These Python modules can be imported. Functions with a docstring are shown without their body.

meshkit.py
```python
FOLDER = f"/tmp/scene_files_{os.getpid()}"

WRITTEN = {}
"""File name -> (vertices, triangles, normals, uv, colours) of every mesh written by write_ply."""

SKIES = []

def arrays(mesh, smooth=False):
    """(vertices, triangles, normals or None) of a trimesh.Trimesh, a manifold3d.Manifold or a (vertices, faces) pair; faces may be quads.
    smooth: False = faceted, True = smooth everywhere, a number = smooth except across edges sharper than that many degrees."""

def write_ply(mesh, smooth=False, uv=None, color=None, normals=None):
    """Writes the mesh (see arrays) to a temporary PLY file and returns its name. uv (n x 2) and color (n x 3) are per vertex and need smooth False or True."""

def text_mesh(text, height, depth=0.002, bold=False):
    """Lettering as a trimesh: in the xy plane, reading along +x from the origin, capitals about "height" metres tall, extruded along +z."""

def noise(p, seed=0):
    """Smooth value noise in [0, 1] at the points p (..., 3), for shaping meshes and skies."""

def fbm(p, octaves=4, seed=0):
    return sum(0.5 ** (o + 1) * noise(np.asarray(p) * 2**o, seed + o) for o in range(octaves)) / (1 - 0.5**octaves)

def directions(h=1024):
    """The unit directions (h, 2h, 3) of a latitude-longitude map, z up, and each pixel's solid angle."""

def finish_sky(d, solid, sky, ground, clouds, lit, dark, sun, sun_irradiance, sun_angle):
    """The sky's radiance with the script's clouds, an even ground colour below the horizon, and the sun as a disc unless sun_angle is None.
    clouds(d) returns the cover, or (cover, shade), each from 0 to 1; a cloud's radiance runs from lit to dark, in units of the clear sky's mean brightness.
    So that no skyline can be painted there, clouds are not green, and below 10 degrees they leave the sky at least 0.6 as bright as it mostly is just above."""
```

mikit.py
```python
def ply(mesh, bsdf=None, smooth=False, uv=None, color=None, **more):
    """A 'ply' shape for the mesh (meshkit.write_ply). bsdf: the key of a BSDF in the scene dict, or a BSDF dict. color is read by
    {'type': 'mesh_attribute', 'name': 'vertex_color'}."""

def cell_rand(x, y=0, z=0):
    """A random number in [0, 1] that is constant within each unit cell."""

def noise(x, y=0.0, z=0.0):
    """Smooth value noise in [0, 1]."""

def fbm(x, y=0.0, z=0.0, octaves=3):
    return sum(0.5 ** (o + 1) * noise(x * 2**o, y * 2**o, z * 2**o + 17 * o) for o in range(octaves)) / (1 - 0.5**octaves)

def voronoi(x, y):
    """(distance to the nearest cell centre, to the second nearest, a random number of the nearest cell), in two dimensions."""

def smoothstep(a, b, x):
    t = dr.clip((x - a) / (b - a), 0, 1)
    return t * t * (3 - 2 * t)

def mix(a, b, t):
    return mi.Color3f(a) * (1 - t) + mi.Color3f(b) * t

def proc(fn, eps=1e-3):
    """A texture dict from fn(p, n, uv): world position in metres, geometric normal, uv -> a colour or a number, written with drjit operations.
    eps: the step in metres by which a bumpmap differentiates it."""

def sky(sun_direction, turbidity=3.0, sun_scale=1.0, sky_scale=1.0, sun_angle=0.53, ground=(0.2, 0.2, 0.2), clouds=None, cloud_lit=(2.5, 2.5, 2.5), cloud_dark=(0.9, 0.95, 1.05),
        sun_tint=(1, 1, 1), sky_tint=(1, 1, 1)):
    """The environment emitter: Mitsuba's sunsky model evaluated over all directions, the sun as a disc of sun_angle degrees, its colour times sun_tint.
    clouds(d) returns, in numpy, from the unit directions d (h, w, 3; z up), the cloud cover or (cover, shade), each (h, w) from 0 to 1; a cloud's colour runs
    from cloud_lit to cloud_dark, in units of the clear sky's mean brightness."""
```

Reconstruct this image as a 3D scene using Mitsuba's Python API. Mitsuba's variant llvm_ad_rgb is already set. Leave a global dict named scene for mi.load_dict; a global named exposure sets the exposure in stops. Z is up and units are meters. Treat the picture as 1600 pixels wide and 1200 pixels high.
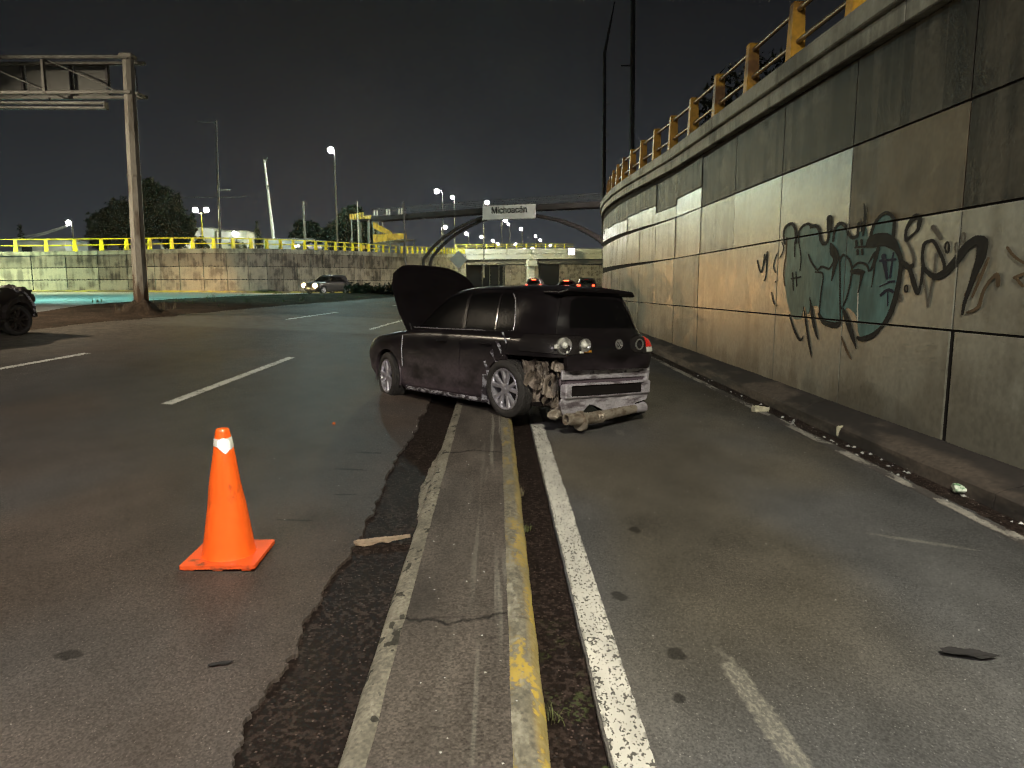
import math, random
import numpy as np, trimesh, manifold3d, drjit as dr, mitsuba as mi
import shapely, shapely.affinity
from shapely.geometry import Polygon, LineString, Point, box as sbox
from scipy.interpolate import PchipInterpolator
import mikit, meshkit
from mikit import proc, noise, fbm, voronoi, cell_rand, smoothstep, mix

T = mi.ScalarTransform4f
scene, labels = {}, {}
PI = math.pi

# ------------------------------------------------------------------ camera, sky, exposure
YAW, PITCH = math.radians(1.2333), math.radians(8.0185)
FWD = np.array([math.sin(YAW) * math.cos(PITCH), math.cos(YAW) * math.cos(PITCH), -math.sin(PITCH)])
scene['camera'] = {'type': 'perspective', 'fov': 2 * math.degrees(math.atan(800 / 1150.0)), 'fov_axis': 'x', 'near_clip': 0.05, 'far_clip': 4000.0,
                   'to_world': T().look_at(origin=[0, 0, 1.6], target=[float(v) for v in np.array([0, 0, 1.6]) + FWD], up=[0, 0, 1])}
exposure = 0.0


def night_clouds(d):
    el = np.degrees(np.arcsin(np.clip(d[..., 2], -1, 1)))
    az = np.degrees(np.arctan2(d[..., 0], d[..., 1]))
    town = 0.55 + 0.45 * np.exp(-((az - 2) / 55.0) ** 2)                 # the city's own glow lies along the avenue
    lit = np.exp(-np.maximum(el, 0) / 8.0) * town + 0.075 * np.exp(-np.maximum(el, 0) / 30.0)
    n = meshkit.fbm(d * 5.0, 4, 3)
    return np.ones(el.shape), 1 - np.clip(lit * (0.80 + 0.4 * n), 0, 1)


scene['sky'] = {**mikit.sky((0.2, -0.6, 0.12), turbidity=3, sun_scale=0.0, sky_scale=1.05, ground=(0.05, 0.05, 0.05), clouds=night_clouds,
                            cloud_lit=(0.92, 1.03, 1.22), cloud_dark=(0.048, 0.043, 0.05)), 'sampling_weight': 1.5}

# ------------------------------------------------------------------ helpers
counts = {}


def num(name):
    k = counts.get(name, 0)
    counts[name] = k + 1
    return name if k == 0 else f'{name}_{k:03d}'


def key_for(name, parent=None):
    return num(f'{parent}__{name}' if parent else name)


def obj(name, mesh, mat, parent=None, smooth=False, **more):
    """One entry of the scene."""
    k = key_for(name, parent)
    scene[k] = mikit.ply(mesh, mat, smooth=smooth, **more)
    return k


def thing(name, label, cat, group=None):
    k = num(name)
    labels[k] = {'label': label, 'category': cat}
    if group:
        labels[k]['group'] = group
    return k


def struct(name, mesh, mat, smooth=False):
    k = obj(name, mesh, mat, None, smooth)
    labels[k] = {'kind': 'structure'}
    return k


def cat(ms):
    return trimesh.util.concatenate([m if isinstance(m, trimesh.Trimesh) else tm(m) for m in ms])


def tm(man):
    m = man.to_mesh()
    return trimesh.Trimesh(np.array(m.vert_properties[:, :3]), np.array(m.tri_verts), process=False)


def man(mesh):
    return manifold3d.Manifold(manifold3d.Mesh(np.asarray(mesh.vertices, np.float32), np.asarray(mesh.faces, np.uint32)))


def box(c, s, rz=0.0, ch=0.0):
    """A box, its edges chamfered by ch."""
    if ch <= 0:
        m = trimesh.creation.box(extents=s)
    else:
        h = np.array(s) / 2
        pts = []
        for sx in (-1, 1):
            for sy in (-1, 1):
                for sz in (-1, 1):
                    for a in range(3):
                        q = h - ch
                        q[a] = h[a]
                        pts.append(q * (sx, sy, sz))
        m = trimesh.convex.convex_hull(np.array(pts))
    if rz:
        m.apply_transform(trimesh.transformations.rotation_matrix(rz, [0, 0, 1]))
    m.apply_translation(c)
    return m


def beam(a, b, w, h, ch=0.0):
    """A bar of section w x h from a to b (h upright)."""
    a, b = np.array(a, float), np.array(b, float)
    d = b - a
    L = np.linalg.norm(d)
    d = d / L
    up = np.array([0, 0, 1.0]) if abs(d[2]) < 0.98 else np.array([0, 1.0, 0])
    r = np.cross(d, up)
    r /= np.linalg.norm(r)
    u = np.cross(r, d)
    m = box((0, 0, 0), (L, w, h), 0, ch)
    M = np.eye(4)
    M[:3, 0], M[:3, 1], M[:3, 2], M[:3, 3] = d, r, u, (a + b) / 2
    m.apply_transform(M)
    return m


def tube(pts, r, n=10, caps=True):
    """A round bar along pts; r is one radius or one per point."""
    P = np.array(pts, float)
    R = np.broadcast_to(np.asarray(r, float), (len(P),))
    tan = np.gradient(P, axis=0)
    tan /= np.linalg.norm(tan, axis=1, keepdims=True)
    ref = np.array([0, 0, 1.0]) if abs(tan[0, 2]) < 0.9 else np.array([1.0, 0, 0])
    V = []
    for p, t, rr in zip(P, tan, R):
        x = ref - t * (ref @ t)
        x /= np.linalg.norm(x)
        ref = x
        y = np.cross(t, x)
        a = np.arange(n) * 2 * PI / n
        V.append(p + rr * (np.cos(a)[:, None] * x + np.sin(a)[:, None] * y))
    V = np.vstack(V)
    F = []
    for i in range(len(P) - 1):
        for j in range(n):
            a, b = i * n + j, i * n + (j + 1) % n
            F += [[a, b, b + n], [a, b + n, a + n]]
    if caps:
        V = np.vstack([V, P[0], P[-1]])
        for j in range(n):
            F.append([len(V) - 2, (j + 1) % n, j])
            o = (len(P) - 1) * n
            F.append([len(V) - 1, o + j, o + (j + 1) % n])
    return trimesh.Trimesh(V, F, process=False)


def prism(poly, h0, h1, axis='z'):
    """shapely polygon extruded between h0 and h1 along an axis: polygon coordinates are (x,y), (x,z) or (y,z)."""
    m = cat([trimesh.creation.extrude_polygon(g, h1 - h0, engine='earcut') for g in getattr(poly, 'geoms', [poly]) if g.area > 1e-9])
    v = m.vertices.copy()
    v[:, 2] += h0
    if axis == 'y':
        m = trimesh.Trimesh(v[:, [0, 2, 1]], m.faces[:, ::-1], process=False)
    elif axis == 'x':
        m = trimesh.Trimesh(v[:, [2, 0, 1]], m.faces, process=False)
    else:
        m = trimesh.Trimesh(v, m.faces, process=False)
    return m


def revolve(profile, n=40):
    return trimesh.creation.revolve(np.array(profile, float), sections=n)


def grid_mesh(P):
    """P (a, b, 3) as a sheet of triangles."""
    a, b = P.shape[:2]
    i = np.arange(a * b).reshape(a, b)
    q = np.stack([i[:-1, :-1], i[:-1, 1:], i[1:, 1:], i[1:, :-1]], -1).reshape(-1, 4)
    F = np.vstack([q[:, [0, 1, 2]], q[:, [0, 2, 3]]])
    m = trimesh.Trimesh(P.reshape(-1, 3), F, process=False)
    if m.face_normals[:, 2].sum() < 0:
        m.faces = m.faces[:, ::-1]
    return m


def sstep(a, b, x):
    t = np.clip((np.asarray(x, float) - a) / (b - a), 0, 1)
    return t * t * (3 - 2 * t)


def rgb(*c):
    return {'type': 'rgb', 'value': list(map(float, c))}


def two(b):
    return {'type': 'twosided', 'bsdf': b}


def paint(name, color, rough=0.5, metallic=0.0, spec=0.5, coat=0.0, bump=None, scale=0.002, eps=1e-3):
    """A principled material in scene[name]; color is three numbers or fn(p, n, uv)."""
    b = {'type': 'principled', 'base_color': proc(color) if callable(color) else rgb(*color),
         'roughness': proc(rough) if callable(rough) else float(rough), 'metallic': float(metallic), 'specular': float(spec)}
    if coat:
        b['clearcoat'], b['clearcoat_gloss'] = float(coat), 0.92
    if bump:
        b = {'type': 'bumpmap', 'arbitrary': proc(bump, eps), 'scale': float(scale), 'bsdf': b}
    scene[name] = two(b)
    return name


# ------------------------------------------------------------------ the lie of the land
def curve(Y):
    """Sideways shift of the road as it bends to the right."""
    t = np.maximum(np.asarray(Y, float) - 15, 0)
    return np.where(t < 21, t * t / 260.0, 21 * 21 / 260.0 + (t - 21) * 0.1615)


def zg(X, Y):
    """Height of the carriageway: banked up towards the left, level to the right."""
    xr = np.asarray(X, float) - curve(Y)
    return 0.045 * np.clip(-xr, 0, 15.5) * (1 - sstep(50, 97, Y))


def strip(left, right, Ys, nx, dz, skirt_left=0.0, skirt_right=0.0):
    """A road sheet between two lines (functions of Y, before the bend)."""
    Ys = np.asarray(Ys, float)
    L, R = np.array([left(y) for y in Ys], float), np.array([right(y) for y in Ys], float)
    t = np.linspace(0, 1, nx)
    X = L[:, None] * (1 - t) + R[:, None] * t + curve(Ys)[:, None]
    Y = np.repeat(Ys[:, None], nx, 1)
    P = np.stack([X, Y, zg(X, Y) + dz], -1)
    if skirt_left:
        e = P[:, :1].copy()
        e[..., 2] -= skirt_left
        P = np.concatenate([e, P], 1)
    if skirt_right:
        e = P[:, -1:].copy()
        e[..., 2] -= skirt_right
        P = np.concatenate([P, e], 1)
    return grid_mesh(P)


def road_ys(a, b, near=0.25):
    ys, y = [a], a
    while y < b:
        y += max(near, 0.02 * abs(y))
        ys.append(min(y, b))
    return np.array(ys)

# ------------------------------------------------------------------ materials
def ell_spot(p, x, y, rx, ry, ang=0.0):
    c, s = math.cos(ang), math.sin(ang)
    u, v = (p.x - x) * c + (p.y - y) * s, (p.y - y) * c - (p.x - x) * s
    w = noise(p.x * 38, p.y * 38, 3.0) - 0.5
    return 1 - smoothstep(0.65, 1.05, dr.sqrt(dr.square(u / rx) + dr.square(v / ry)) + w * 0.45)


OIL = [(-1.74, 2.85, .06, .045, 0), (0.89, 4.55, .045, .07, .2), (0.62, 3.55, .045, .07, .3), (0.77, 2.96, .04, .06, 0), (0.70, 2.62, .03, .04, 0),
       (-1.20, 5.9, .16, .03, 0), (-1.15, 6.5, .15, .035, 0), (-1.10, 5.2, .10, .02, 0.1), (-1.3, 4.6, .12, .02, 0)]


def asphalt(p, tone, tint, worn):
    big = fbm(p.x * 0.55, p.y * 0.22, 1.0, octaves=4)
    mid = fbm(p.x * 5.0, p.y * 3.0, 4.0, octaves=3)
    fine = fbm(p.x * 150, p.y * 120, 2.0, octaves=2)
    grit = cell_rand(dr.floor(p.x * 230), dr.floor(p.y * 150), 5)
    tracks = 0.5 + 0.5 * dr.cos((p.x - 0.35) * 2 * PI / 1.65)
    v = tone * (0.40 + 0.72 * big + 0.40 * mid) * (0.55 + 0.90 * fine) * (1 + worn * (tracks - 0.5))
    v = v + tone * 0.9 * smoothstep(0.975, 1.0, grit)
    warm = smoothstep(0.35, 0.7, fbm(p.x * 0.8, p.y * 0.5, 9.0, octaves=2))
    return v, mix((1.0, 1.0, 1.0), tint, warm)


def asphalt_left(p, n, uv):
    v, t = asphalt(p, 0.052, (1.14, 0.98, 0.86), 0.10)
    d = mi.Float(0)
    for s in OIL:
        d = dr.maximum(d, ell_spot(p, *s))
    v = v * (1 - 0.55 * d)
    dust = smoothstep(-5.5, -10.5, p.x) * smoothstep(0.3, 0.65, fbm(p.x * 0.7, p.y * 0.3, 12.0, octaves=3) + 0.15)
    patch = smoothstep(19.5, 20.5, p.y) * smoothstep(27.5, 26.5, p.y) * smoothstep(-10.5, -9.0, p.x) * 0.6
    c = mi.Color3f(v) * t * mi.Color3f(1.08, 0.97, 0.93)
    c = mix(c, mi.Color3f(0.115, 0.100, 0.080) * (0.6 + 0.8 * fbm(p.x * 9, p.y * 9, 3.0)), dust * 0.8)
    return mix(c, mi.Color3f(0.12, 0.115, 0.10) * (0.7 + 0.6 * fbm(p.x * 5, p.y * 5, 6.0)), patch)


def asphalt_right(p, n, uv):
    v, t = asphalt(p, 0.066, (1.12, 1.0, 0.80), 0.14)
    d = mi.Float(0)
    for s in OIL:
        d = dr.maximum(d, ell_spot(p, *s))
    v = v * (1 - 0.6 * d)
    pale = dr.maximum(ell_spot(p, 0.99, 2.45, .055, .62, 0.04), 0.55 * ell_spot(p, 2.6, 4.3, .30, .035, -0.55))
    pale = dr.maximum(pale, 0.5 * ell_spot(p, 1.30, 7.6, .05, .16))
    pale = pale * (0.35 + 0.65 * smoothstep(0.30, 0.75, fbm(p.x * 110, p.y * 60, 1.0, octaves=3)))
    side = smoothstep(2.55, 3.15, p.x - 0.0) * 0.45
    c = mi.Color3f(v * (1 - side)) * t
    return mix(c, mi.Color3f(0.24, 0.23, 0.19), pale * 0.5)


def asphalt_bump(p, n, uv):
    return fbm(p.x * 85, p.y * 85, 0.0, octaves=3) + 0.7 * fbm(p.x * 22, p.y * 22, 5.0, octaves=2)


paint('asphalt_left_lanes', asphalt_left, rough=0.62, spec=0.16, bump=asphalt_bump, scale=0.0025)
paint('asphalt_right_lane', asphalt_right, rough=0.66, spec=0.20, bump=asphalt_bump, scale=0.005)


def gutter_col(p, n, uv):
    a = fbm(p.x * 60, p.y * 50, 0.0, octaves=3)
    v = 0.0075 + 0.013 * smoothstep(0.42, 0.75, a) * (0.4 + 1.2 * fbm(p.x * 7, p.y * 5, 3.0, octaves=3)) + 0.04 * smoothstep(0.97, 1.0, cell_rand(dr.floor(p.x * 130), dr.floor(p.y * 110), 2))
    c = mi.Color3f(v) * mi.Color3f(1.30, 0.92, 0.78)
    green = smoothstep(0.55, 0.75, fbm(p.x * 14, p.y * 9, 8.0, octaves=3)) * smoothstep(0.15, 0.22, p.x) * smoothstep(3.6, 2.4, p.y) * smoothstep(1.5, 0.6, p.x)
    return mix(c, (0.040, 0.050, 0.020), green * 0.8 * smoothstep(0.48, 0.66, fbm(p.x * 90, p.y * 80, 4.0, octaves=2)))


def gutter_bump(p, n, uv):
    return fbm(p.x * 75, p.y * 75, 0.0, octaves=3)


paint('gutter_dirt', gutter_col, rough=0.5, spec=0.10, bump=gutter_bump, scale=0.012)


def dirt_col(p, n, uv):
    a = fbm(p.x * 1.4, p.y * 1.1, 0.0, octaves=5)
    b = fbm(p.x * 16, p.y * 16, 3.0, octaves=3)
    return mi.Color3f(0.055, 0.038, 0.026) * (0.35 + 0.9 * a) * (0.55 + 0.9 * b)


paint('dirt', dirt_col, rough=0.9, spec=0.2, bump=lambda p, n, uv: fbm(p.x * 9, p.y * 9, 0.0, octaves=4), scale=0.05)
paint('pale_road', lambda p, n, uv: mi.Color3f(0.22, 0.225, 0.215) * (0.70 + 0.6 * fbm(p.x * 0.12, p.y * 0.9, 2.0, octaves=4)), rough=0.5)


def line_white(p, n, uv):
    w = fbm(p.x * 95, p.y * 60, 1.0, octaves=3)
    h = noise(p.x * 190, p.y * 130, 5.0)
    hole = smoothstep(0.60, 0.66, w * 0.72 + h * 0.30 + 0.10 * (fbm(p.x * 3, p.y * 1.3, 2.0) - 0.5))
    edge = smoothstep(0.05, 0.075, dr.abs(p.x - 0.455)) * smoothstep(0.4, 0.6, noise(p.x * 40, p.y * 26, 3.0))
    c = mi.Color3f(0.44, 0.43, 0.385) * (0.62 + 0.55 * fbm(p.x * 10, p.y * 4, 7.0, octaves=3))
    return mix(c, (0.035, 0.032, 0.028), dr.maximum(hole, edge * 0.8) * 0.93)


def line_dash(p, n, uv):
    w = fbm(p.x * 18, p.y * 14, 1.0, octaves=3)
    c = mi.Color3f(0.50, 0.50, 0.47) * (0.72 + 0.45 * fbm(p.x * 2, p.y * 2, 7.0))
    return mix(c, (0.08, 0.075, 0.07), smoothstep(0.62, 0.74, w) * 0.8)


def line_edge(p, n, uv):
    w = fbm(p.x * 9, p.y * 3.2, 1.0, octaves=4)
    f = fbm(p.x * 60, p.y * 40, 3.0, octaves=2)
    c = mi.Color3f(0.185, 0.172, 0.155) * (0.4 + 0.9 * f)
    return mix(c, (0.030, 0.026, 0.024), smoothstep(0.40, 0.54, w + 0.30 * (f - 0.5)) * 0.94)


paint('worn_white_line', line_white, rough=0.6, bump=asphalt_bump, scale=0.005)
paint('dash_paint', line_dash, rough=0.55)
paint('dirty_edge_paint', line_edge, rough=0.7, bump=asphalt_bump, scale=0.006)


def slab_col(p, n, uv):
    a = fbm(p.x * 3.0, p.y * 0.9, 2.0, octaves=4)
    st = fbm(p.x * 26, p.y * 0.8, 5.0, octaves=3)
    fi = fbm(p.x * 120, p.y * 110, 1.0, octaves=2)
    v = (0.020 + 0.060 * a * fi * 1.8) * (0.55 + 0.9 * fbm(p.x * 5.0, p.y * 1.8, 31.0, octaves=4))
    streak = smoothstep(0.54, 0.72, st) * smoothstep(-0.25, 0.04, p.x) * smoothstep(0.25, 0.6, noise(p.x * 7, p.y * 0.9, 4.0) + 0.1)
    crack = dr.minimum(dr.abs(p.y - 3.10 - 0.05 * dr.sin(p.x * 9) - 0.05 * (noise(p.x * 14, 2.0) - 0.5) + 0.035 * (fbm(p.x * 50, 6.0) - 0.5)), dr.abs(p.y - 6.3 - 0.10 * (noise(p.x * 9, 4.0) - 0.5)))
    c = mi.Color3f(v) * mi.Color3f(1.14, 0.96, 0.82)
    c = mix(c, mi.Color3f(0.17, 0.165, 0.14) * (0.6 + 0.8 * fi), streak * 0.55)
    return c * (1 - 0.75 * smoothstep(0.030, 0.008, crack + 0.014 * noise(p.x * 30, p.y * 30, 8.0)))


def kerb_left_col(p, n, uv):
    a = fbm(p.x * 14, p.y * 5, 2.0, octaves=4)
    fi = fbm(p.x * 90, p.y * 70, 1.0, octaves=2)
    c = mi.Color3f(0.135, 0.124, 0.098) * (0.45 + 0.9 * a) * (0.6 + 0.8 * fi)
    hole = smoothstep(0.66, 0.72, fbm(p.x * 26, p.y * 16, 9.0, octaves=3))
    return c * (1 - 0.75 * hole)


def kerb_yellow_col(p, n, uv):
    a = fbm(p.x * 11, p.y * 4.5, 2.0, octaves=4)
    fi = fbm(p.x * 70, p.y * 50, 1.0, octaves=3)
    yel = mi.Color3f(0.36, 0.25, 0.030) * (0.55 + 0.8 * fbm(p.x * 8, p.y * 3, 5.0, octaves=3))
    conc = mi.Color3f(0.115, 0.105, 0.080) * (0.5 + fi)
    near = 0.02 + 0.58 * smoothstep(4.9, 2.3, p.y)
    keep = smoothstep(0.58, 0.44, a * 0.80 + fi * 0.32 - 0.16 * (near - 0.45))
    side = smoothstep(0.115, 0.15, p.x + 0.02 * (noise(p.x * 20, p.y * 9, 6.0) - 0.5)) * smoothstep(0.30, 0.5, a) * 0.32
    top = smoothstep(0.02, 0.09, p.x + 0.06 * (noise(p.x * 20, p.y * 7, 3.0) - 0.5))
    c = mix(conc, yel, dr.maximum(keep * top * (0.35 + 0.65 * near), side))
    white = smoothstep(0.56, 0.70, fbm(p.x * 16, p.y * 7, 15.0, octaves=4)) * smoothstep(0.13, 0.07, p.x) * smoothstep(4.6, 3.0, p.y)
    return mix(c, mi.Color3f(0.25, 0.235, 0.185) * (0.5 + fi), white * 0.6)


def conc_bump(p, n, uv):
    return fbm(p.x * 45, p.y * 45, p.z * 45, octaves=4) + 0.8 * fbm(p.x * 9, p.y * 9, p.z * 9, octaves=2)


paint('median_slab', slab_col, rough=0.8, spec=0.3, bump=conc_bump, scale=0.006)
paint('kerb_concrete', kerb_left_col, rough=0.8, spec=0.3, bump=conc_bump, scale=0.012)
paint('kerb_yellow', kerb_yellow_col, rough=0.55, spec=0.4, bump=conc_bump, scale=0.014)


def panel_mat(name, base, dark, amount, rough=0.42):
    def col(p, n, uv):
        s = fbm((p.x + p.y) * 5.0, p.z * 0.55, 3.0, octaves=4)
        b = fbm((p.x + p.y) * 1.1, p.z * 1.6, 7.0, octaves=4)
        f = fbm((p.x + p.y) * 24, p.z * 22, 1.0, octaves=3)
        foot = smoothstep(0.75, 0.15, p.z) * fbm((p.x + p.y) * 2.4, p.z * 2.0, 11.0, octaves=3)
        t = smoothstep(0.44, 0.76, s * 0.40 + b * 0.70 + foot * 0.55) * amount
        return mix(mi.Color3f(base), mi.Color3f(dark), t) * (0.80 + 0.38 * f)
    def rg(p, n, uv):
        return rough + 0.12 * fbm((p.x + p.y) * 6, p.z * 6, 2.0, octaves=3)
    return paint(name, col, rough=rg, spec=0.42, bump=conc_bump, scale=0.002)


panel_mat('panel_pale', (0.178, 0.180, 0.150), (0.080, 0.076, 0.061), 0.70, 0.27)
panel_mat('panel_mid', (0.150, 0.149, 0.122), (0.060, 0.054, 0.043), 0.85, 0.36)
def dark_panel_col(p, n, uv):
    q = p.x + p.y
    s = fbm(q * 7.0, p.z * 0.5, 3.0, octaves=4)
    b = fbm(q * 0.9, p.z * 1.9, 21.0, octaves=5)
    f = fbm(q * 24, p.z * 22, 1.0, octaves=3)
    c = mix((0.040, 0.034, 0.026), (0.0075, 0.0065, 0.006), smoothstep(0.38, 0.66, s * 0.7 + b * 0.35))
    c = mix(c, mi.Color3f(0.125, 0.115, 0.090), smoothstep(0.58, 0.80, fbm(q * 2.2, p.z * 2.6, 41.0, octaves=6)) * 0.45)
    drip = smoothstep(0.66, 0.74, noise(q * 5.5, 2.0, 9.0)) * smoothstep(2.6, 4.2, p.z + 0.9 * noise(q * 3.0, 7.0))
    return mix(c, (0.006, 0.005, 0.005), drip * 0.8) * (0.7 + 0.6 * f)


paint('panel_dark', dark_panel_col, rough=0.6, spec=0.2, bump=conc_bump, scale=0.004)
panel_mat('panel_brown', (0.085, 0.066, 0.040), (0.016, 0.012, 0.010), 1.0, 0.55)
panel_mat('panel_far', (0.25, 0.23, 0.185), (0.085, 0.075, 0.060), 0.9, 0.45)
panel_mat('panel_far_dark', (0.15, 0.135, 0.11), (0.035, 0.030, 0.025), 1.0, 0.5)
panel_mat('coping_concrete', (0.24, 0.24, 0.195), (0.040, 0.036, 0.028), 0.8, 0.6)
paint('joint_black', (0.012, 0.011, 0.010), rough=0.9, spec=0.1)
paint('plinth_concrete', lambda p, n, uv: mix((0.048, 0.037, 0.029), (0.012, 0.009, 0.008), smoothstep(0.40, 0.66, fbm(p.x * 3, p.y * 1.4, p.z * 6, octaves=4) + 0.20 * smoothstep(0.10, 0.2, p.z))) * (0.6 + 0.8 * fbm(p.x * 30, p.y * 30, p.z * 30)), rough=0.8, bump=conc_bump, scale=0.01)
paint('spray_black', (0.010, 0.009, 0.009), rough=0.7, spec=0.12)
paint('spray_navy', (0.010, 0.012, 0.026), rough=0.7, spec=0.12)
paint('spray_grey', lambda p, n, uv: mi.Color3f(0.075, 0.068, 0.055) * (0.6 + 0.8 * fbm(p.y * 12, p.z * 5)), rough=0.7, spec=0.12)
paint('spray_brown', lambda p, n, uv: mi.Color3f(0.075, 0.052, 0.030) * (0.6 + 0.8 * fbm(p.y * 9, p.z * 4)), rough=0.7, spec=0.12)
paint('spray_pale', (0.30, 0.32, 0.29), rough=0.5)
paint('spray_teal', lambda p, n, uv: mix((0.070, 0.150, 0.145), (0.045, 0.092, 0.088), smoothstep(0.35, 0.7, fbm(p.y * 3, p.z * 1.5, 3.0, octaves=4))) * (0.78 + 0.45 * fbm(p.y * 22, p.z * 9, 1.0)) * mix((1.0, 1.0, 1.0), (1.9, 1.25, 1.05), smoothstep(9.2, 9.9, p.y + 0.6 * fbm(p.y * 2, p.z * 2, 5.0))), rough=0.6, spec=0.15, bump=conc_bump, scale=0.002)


def rail_paint(name, base, rust):
    paint(name, lambda p, n, uv: mix(base, rust, smoothstep(0.50, 0.72, fbm(p.x * 3.1, p.y * 3.1, p.z * 2.2, octaves=4))) * (0.75 + 0.5 * fbm(p.x * 20, p.y * 20, p.z * 20)), rough=0.45)


rail_paint('rail_yellow', (0.86, 0.70, 0.015), (0.45, 0.33, 0.03))
rail_paint('rail_ochre', (0.56, 0.30, 0.030), (0.16, 0.075, 0.02))
paint('rail_steel', (0.16, 0.13, 0.09), rough=0.35, metallic=0.5)
rail_paint('stair_orange', (0.60, 0.34, 0.03), (0.30, 0.15, 0.02))
paint('dark_steel', (0.040, 0.037, 0.038), rough=0.5, metallic=0.3)
paint('bridge_steel', (0.020, 0.017, 0.018), rough=0.8, spec=0.04)
paint('galvanised', lambda p, n, uv: mi.Color3f(0.13, 0.128, 0.112) * (0.55 + 0.9 * fbm(p.x * 3, p.y * 3, p.z * 0.8, octaves=4)), rough=0.5, metallic=0.25)
paint('post_paint', lambda p, n, uv: mix(mi.Color3f(0.30, 0.285, 0.24), mi.Color3f(0.085, 0.052, 0.028), smoothstep(0.44, 0.66, fbm(p.x * 5, p.y * 5, p.z * 0.9, octaves=4) * 0.85 + 0.40 * smoothstep(2.0, 0.9, p.z))) * (0.75 + 0.5 * fbm(p.x * 18, p.y * 18, p.z * 6)), rough=0.6)
paint('sign_back', lambda p, n, uv: mi.Color3f(0.085, 0.088, 0.080) * (0.8 + 0.4 * fbm(p.x * 2, p.z * 2, 1.0)), rough=0.5, metallic=0.3)
paint('sign_face', lambda p, n, uv: mi.Color3f(0.28, 0.265, 0.285) * (0.85 + 0.3 * fbm(p.x * 2, p.z * 2, 1.0)), rough=0.5)
paint('sign_letter', (0.014, 0.012, 0.015), rough=0.8, spec=0.05)
paint('wood_pole', (0.12, 0.105, 0.085), rough=0.8)
paint('white_pole', (0.75, 0.74, 0.68), rough=0.6)
paint('house_white', lambda p, n, uv: mi.Color3f(0.42, 0.41, 0.36) * (0.7 + 0.5 * fbm(p.x * 0.6, p.y * 0.6, p.z * 0.9, octaves=3)), rough=0.8)
paint('house_grey', (0.20, 0.20, 0.18), rough=0.8)
paint('window_dark', (0.012, 0.013, 0.015), rough=0.1)
paint('deck_concrete', lambda p, n, uv: mi.Color3f(0.48, 0.47, 0.37) * (0.65 + 0.6 * fbm(p.x * 0.4, p.y * 0.4, p.z * 1.5, octaves=4)), rough=0.7)
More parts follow.
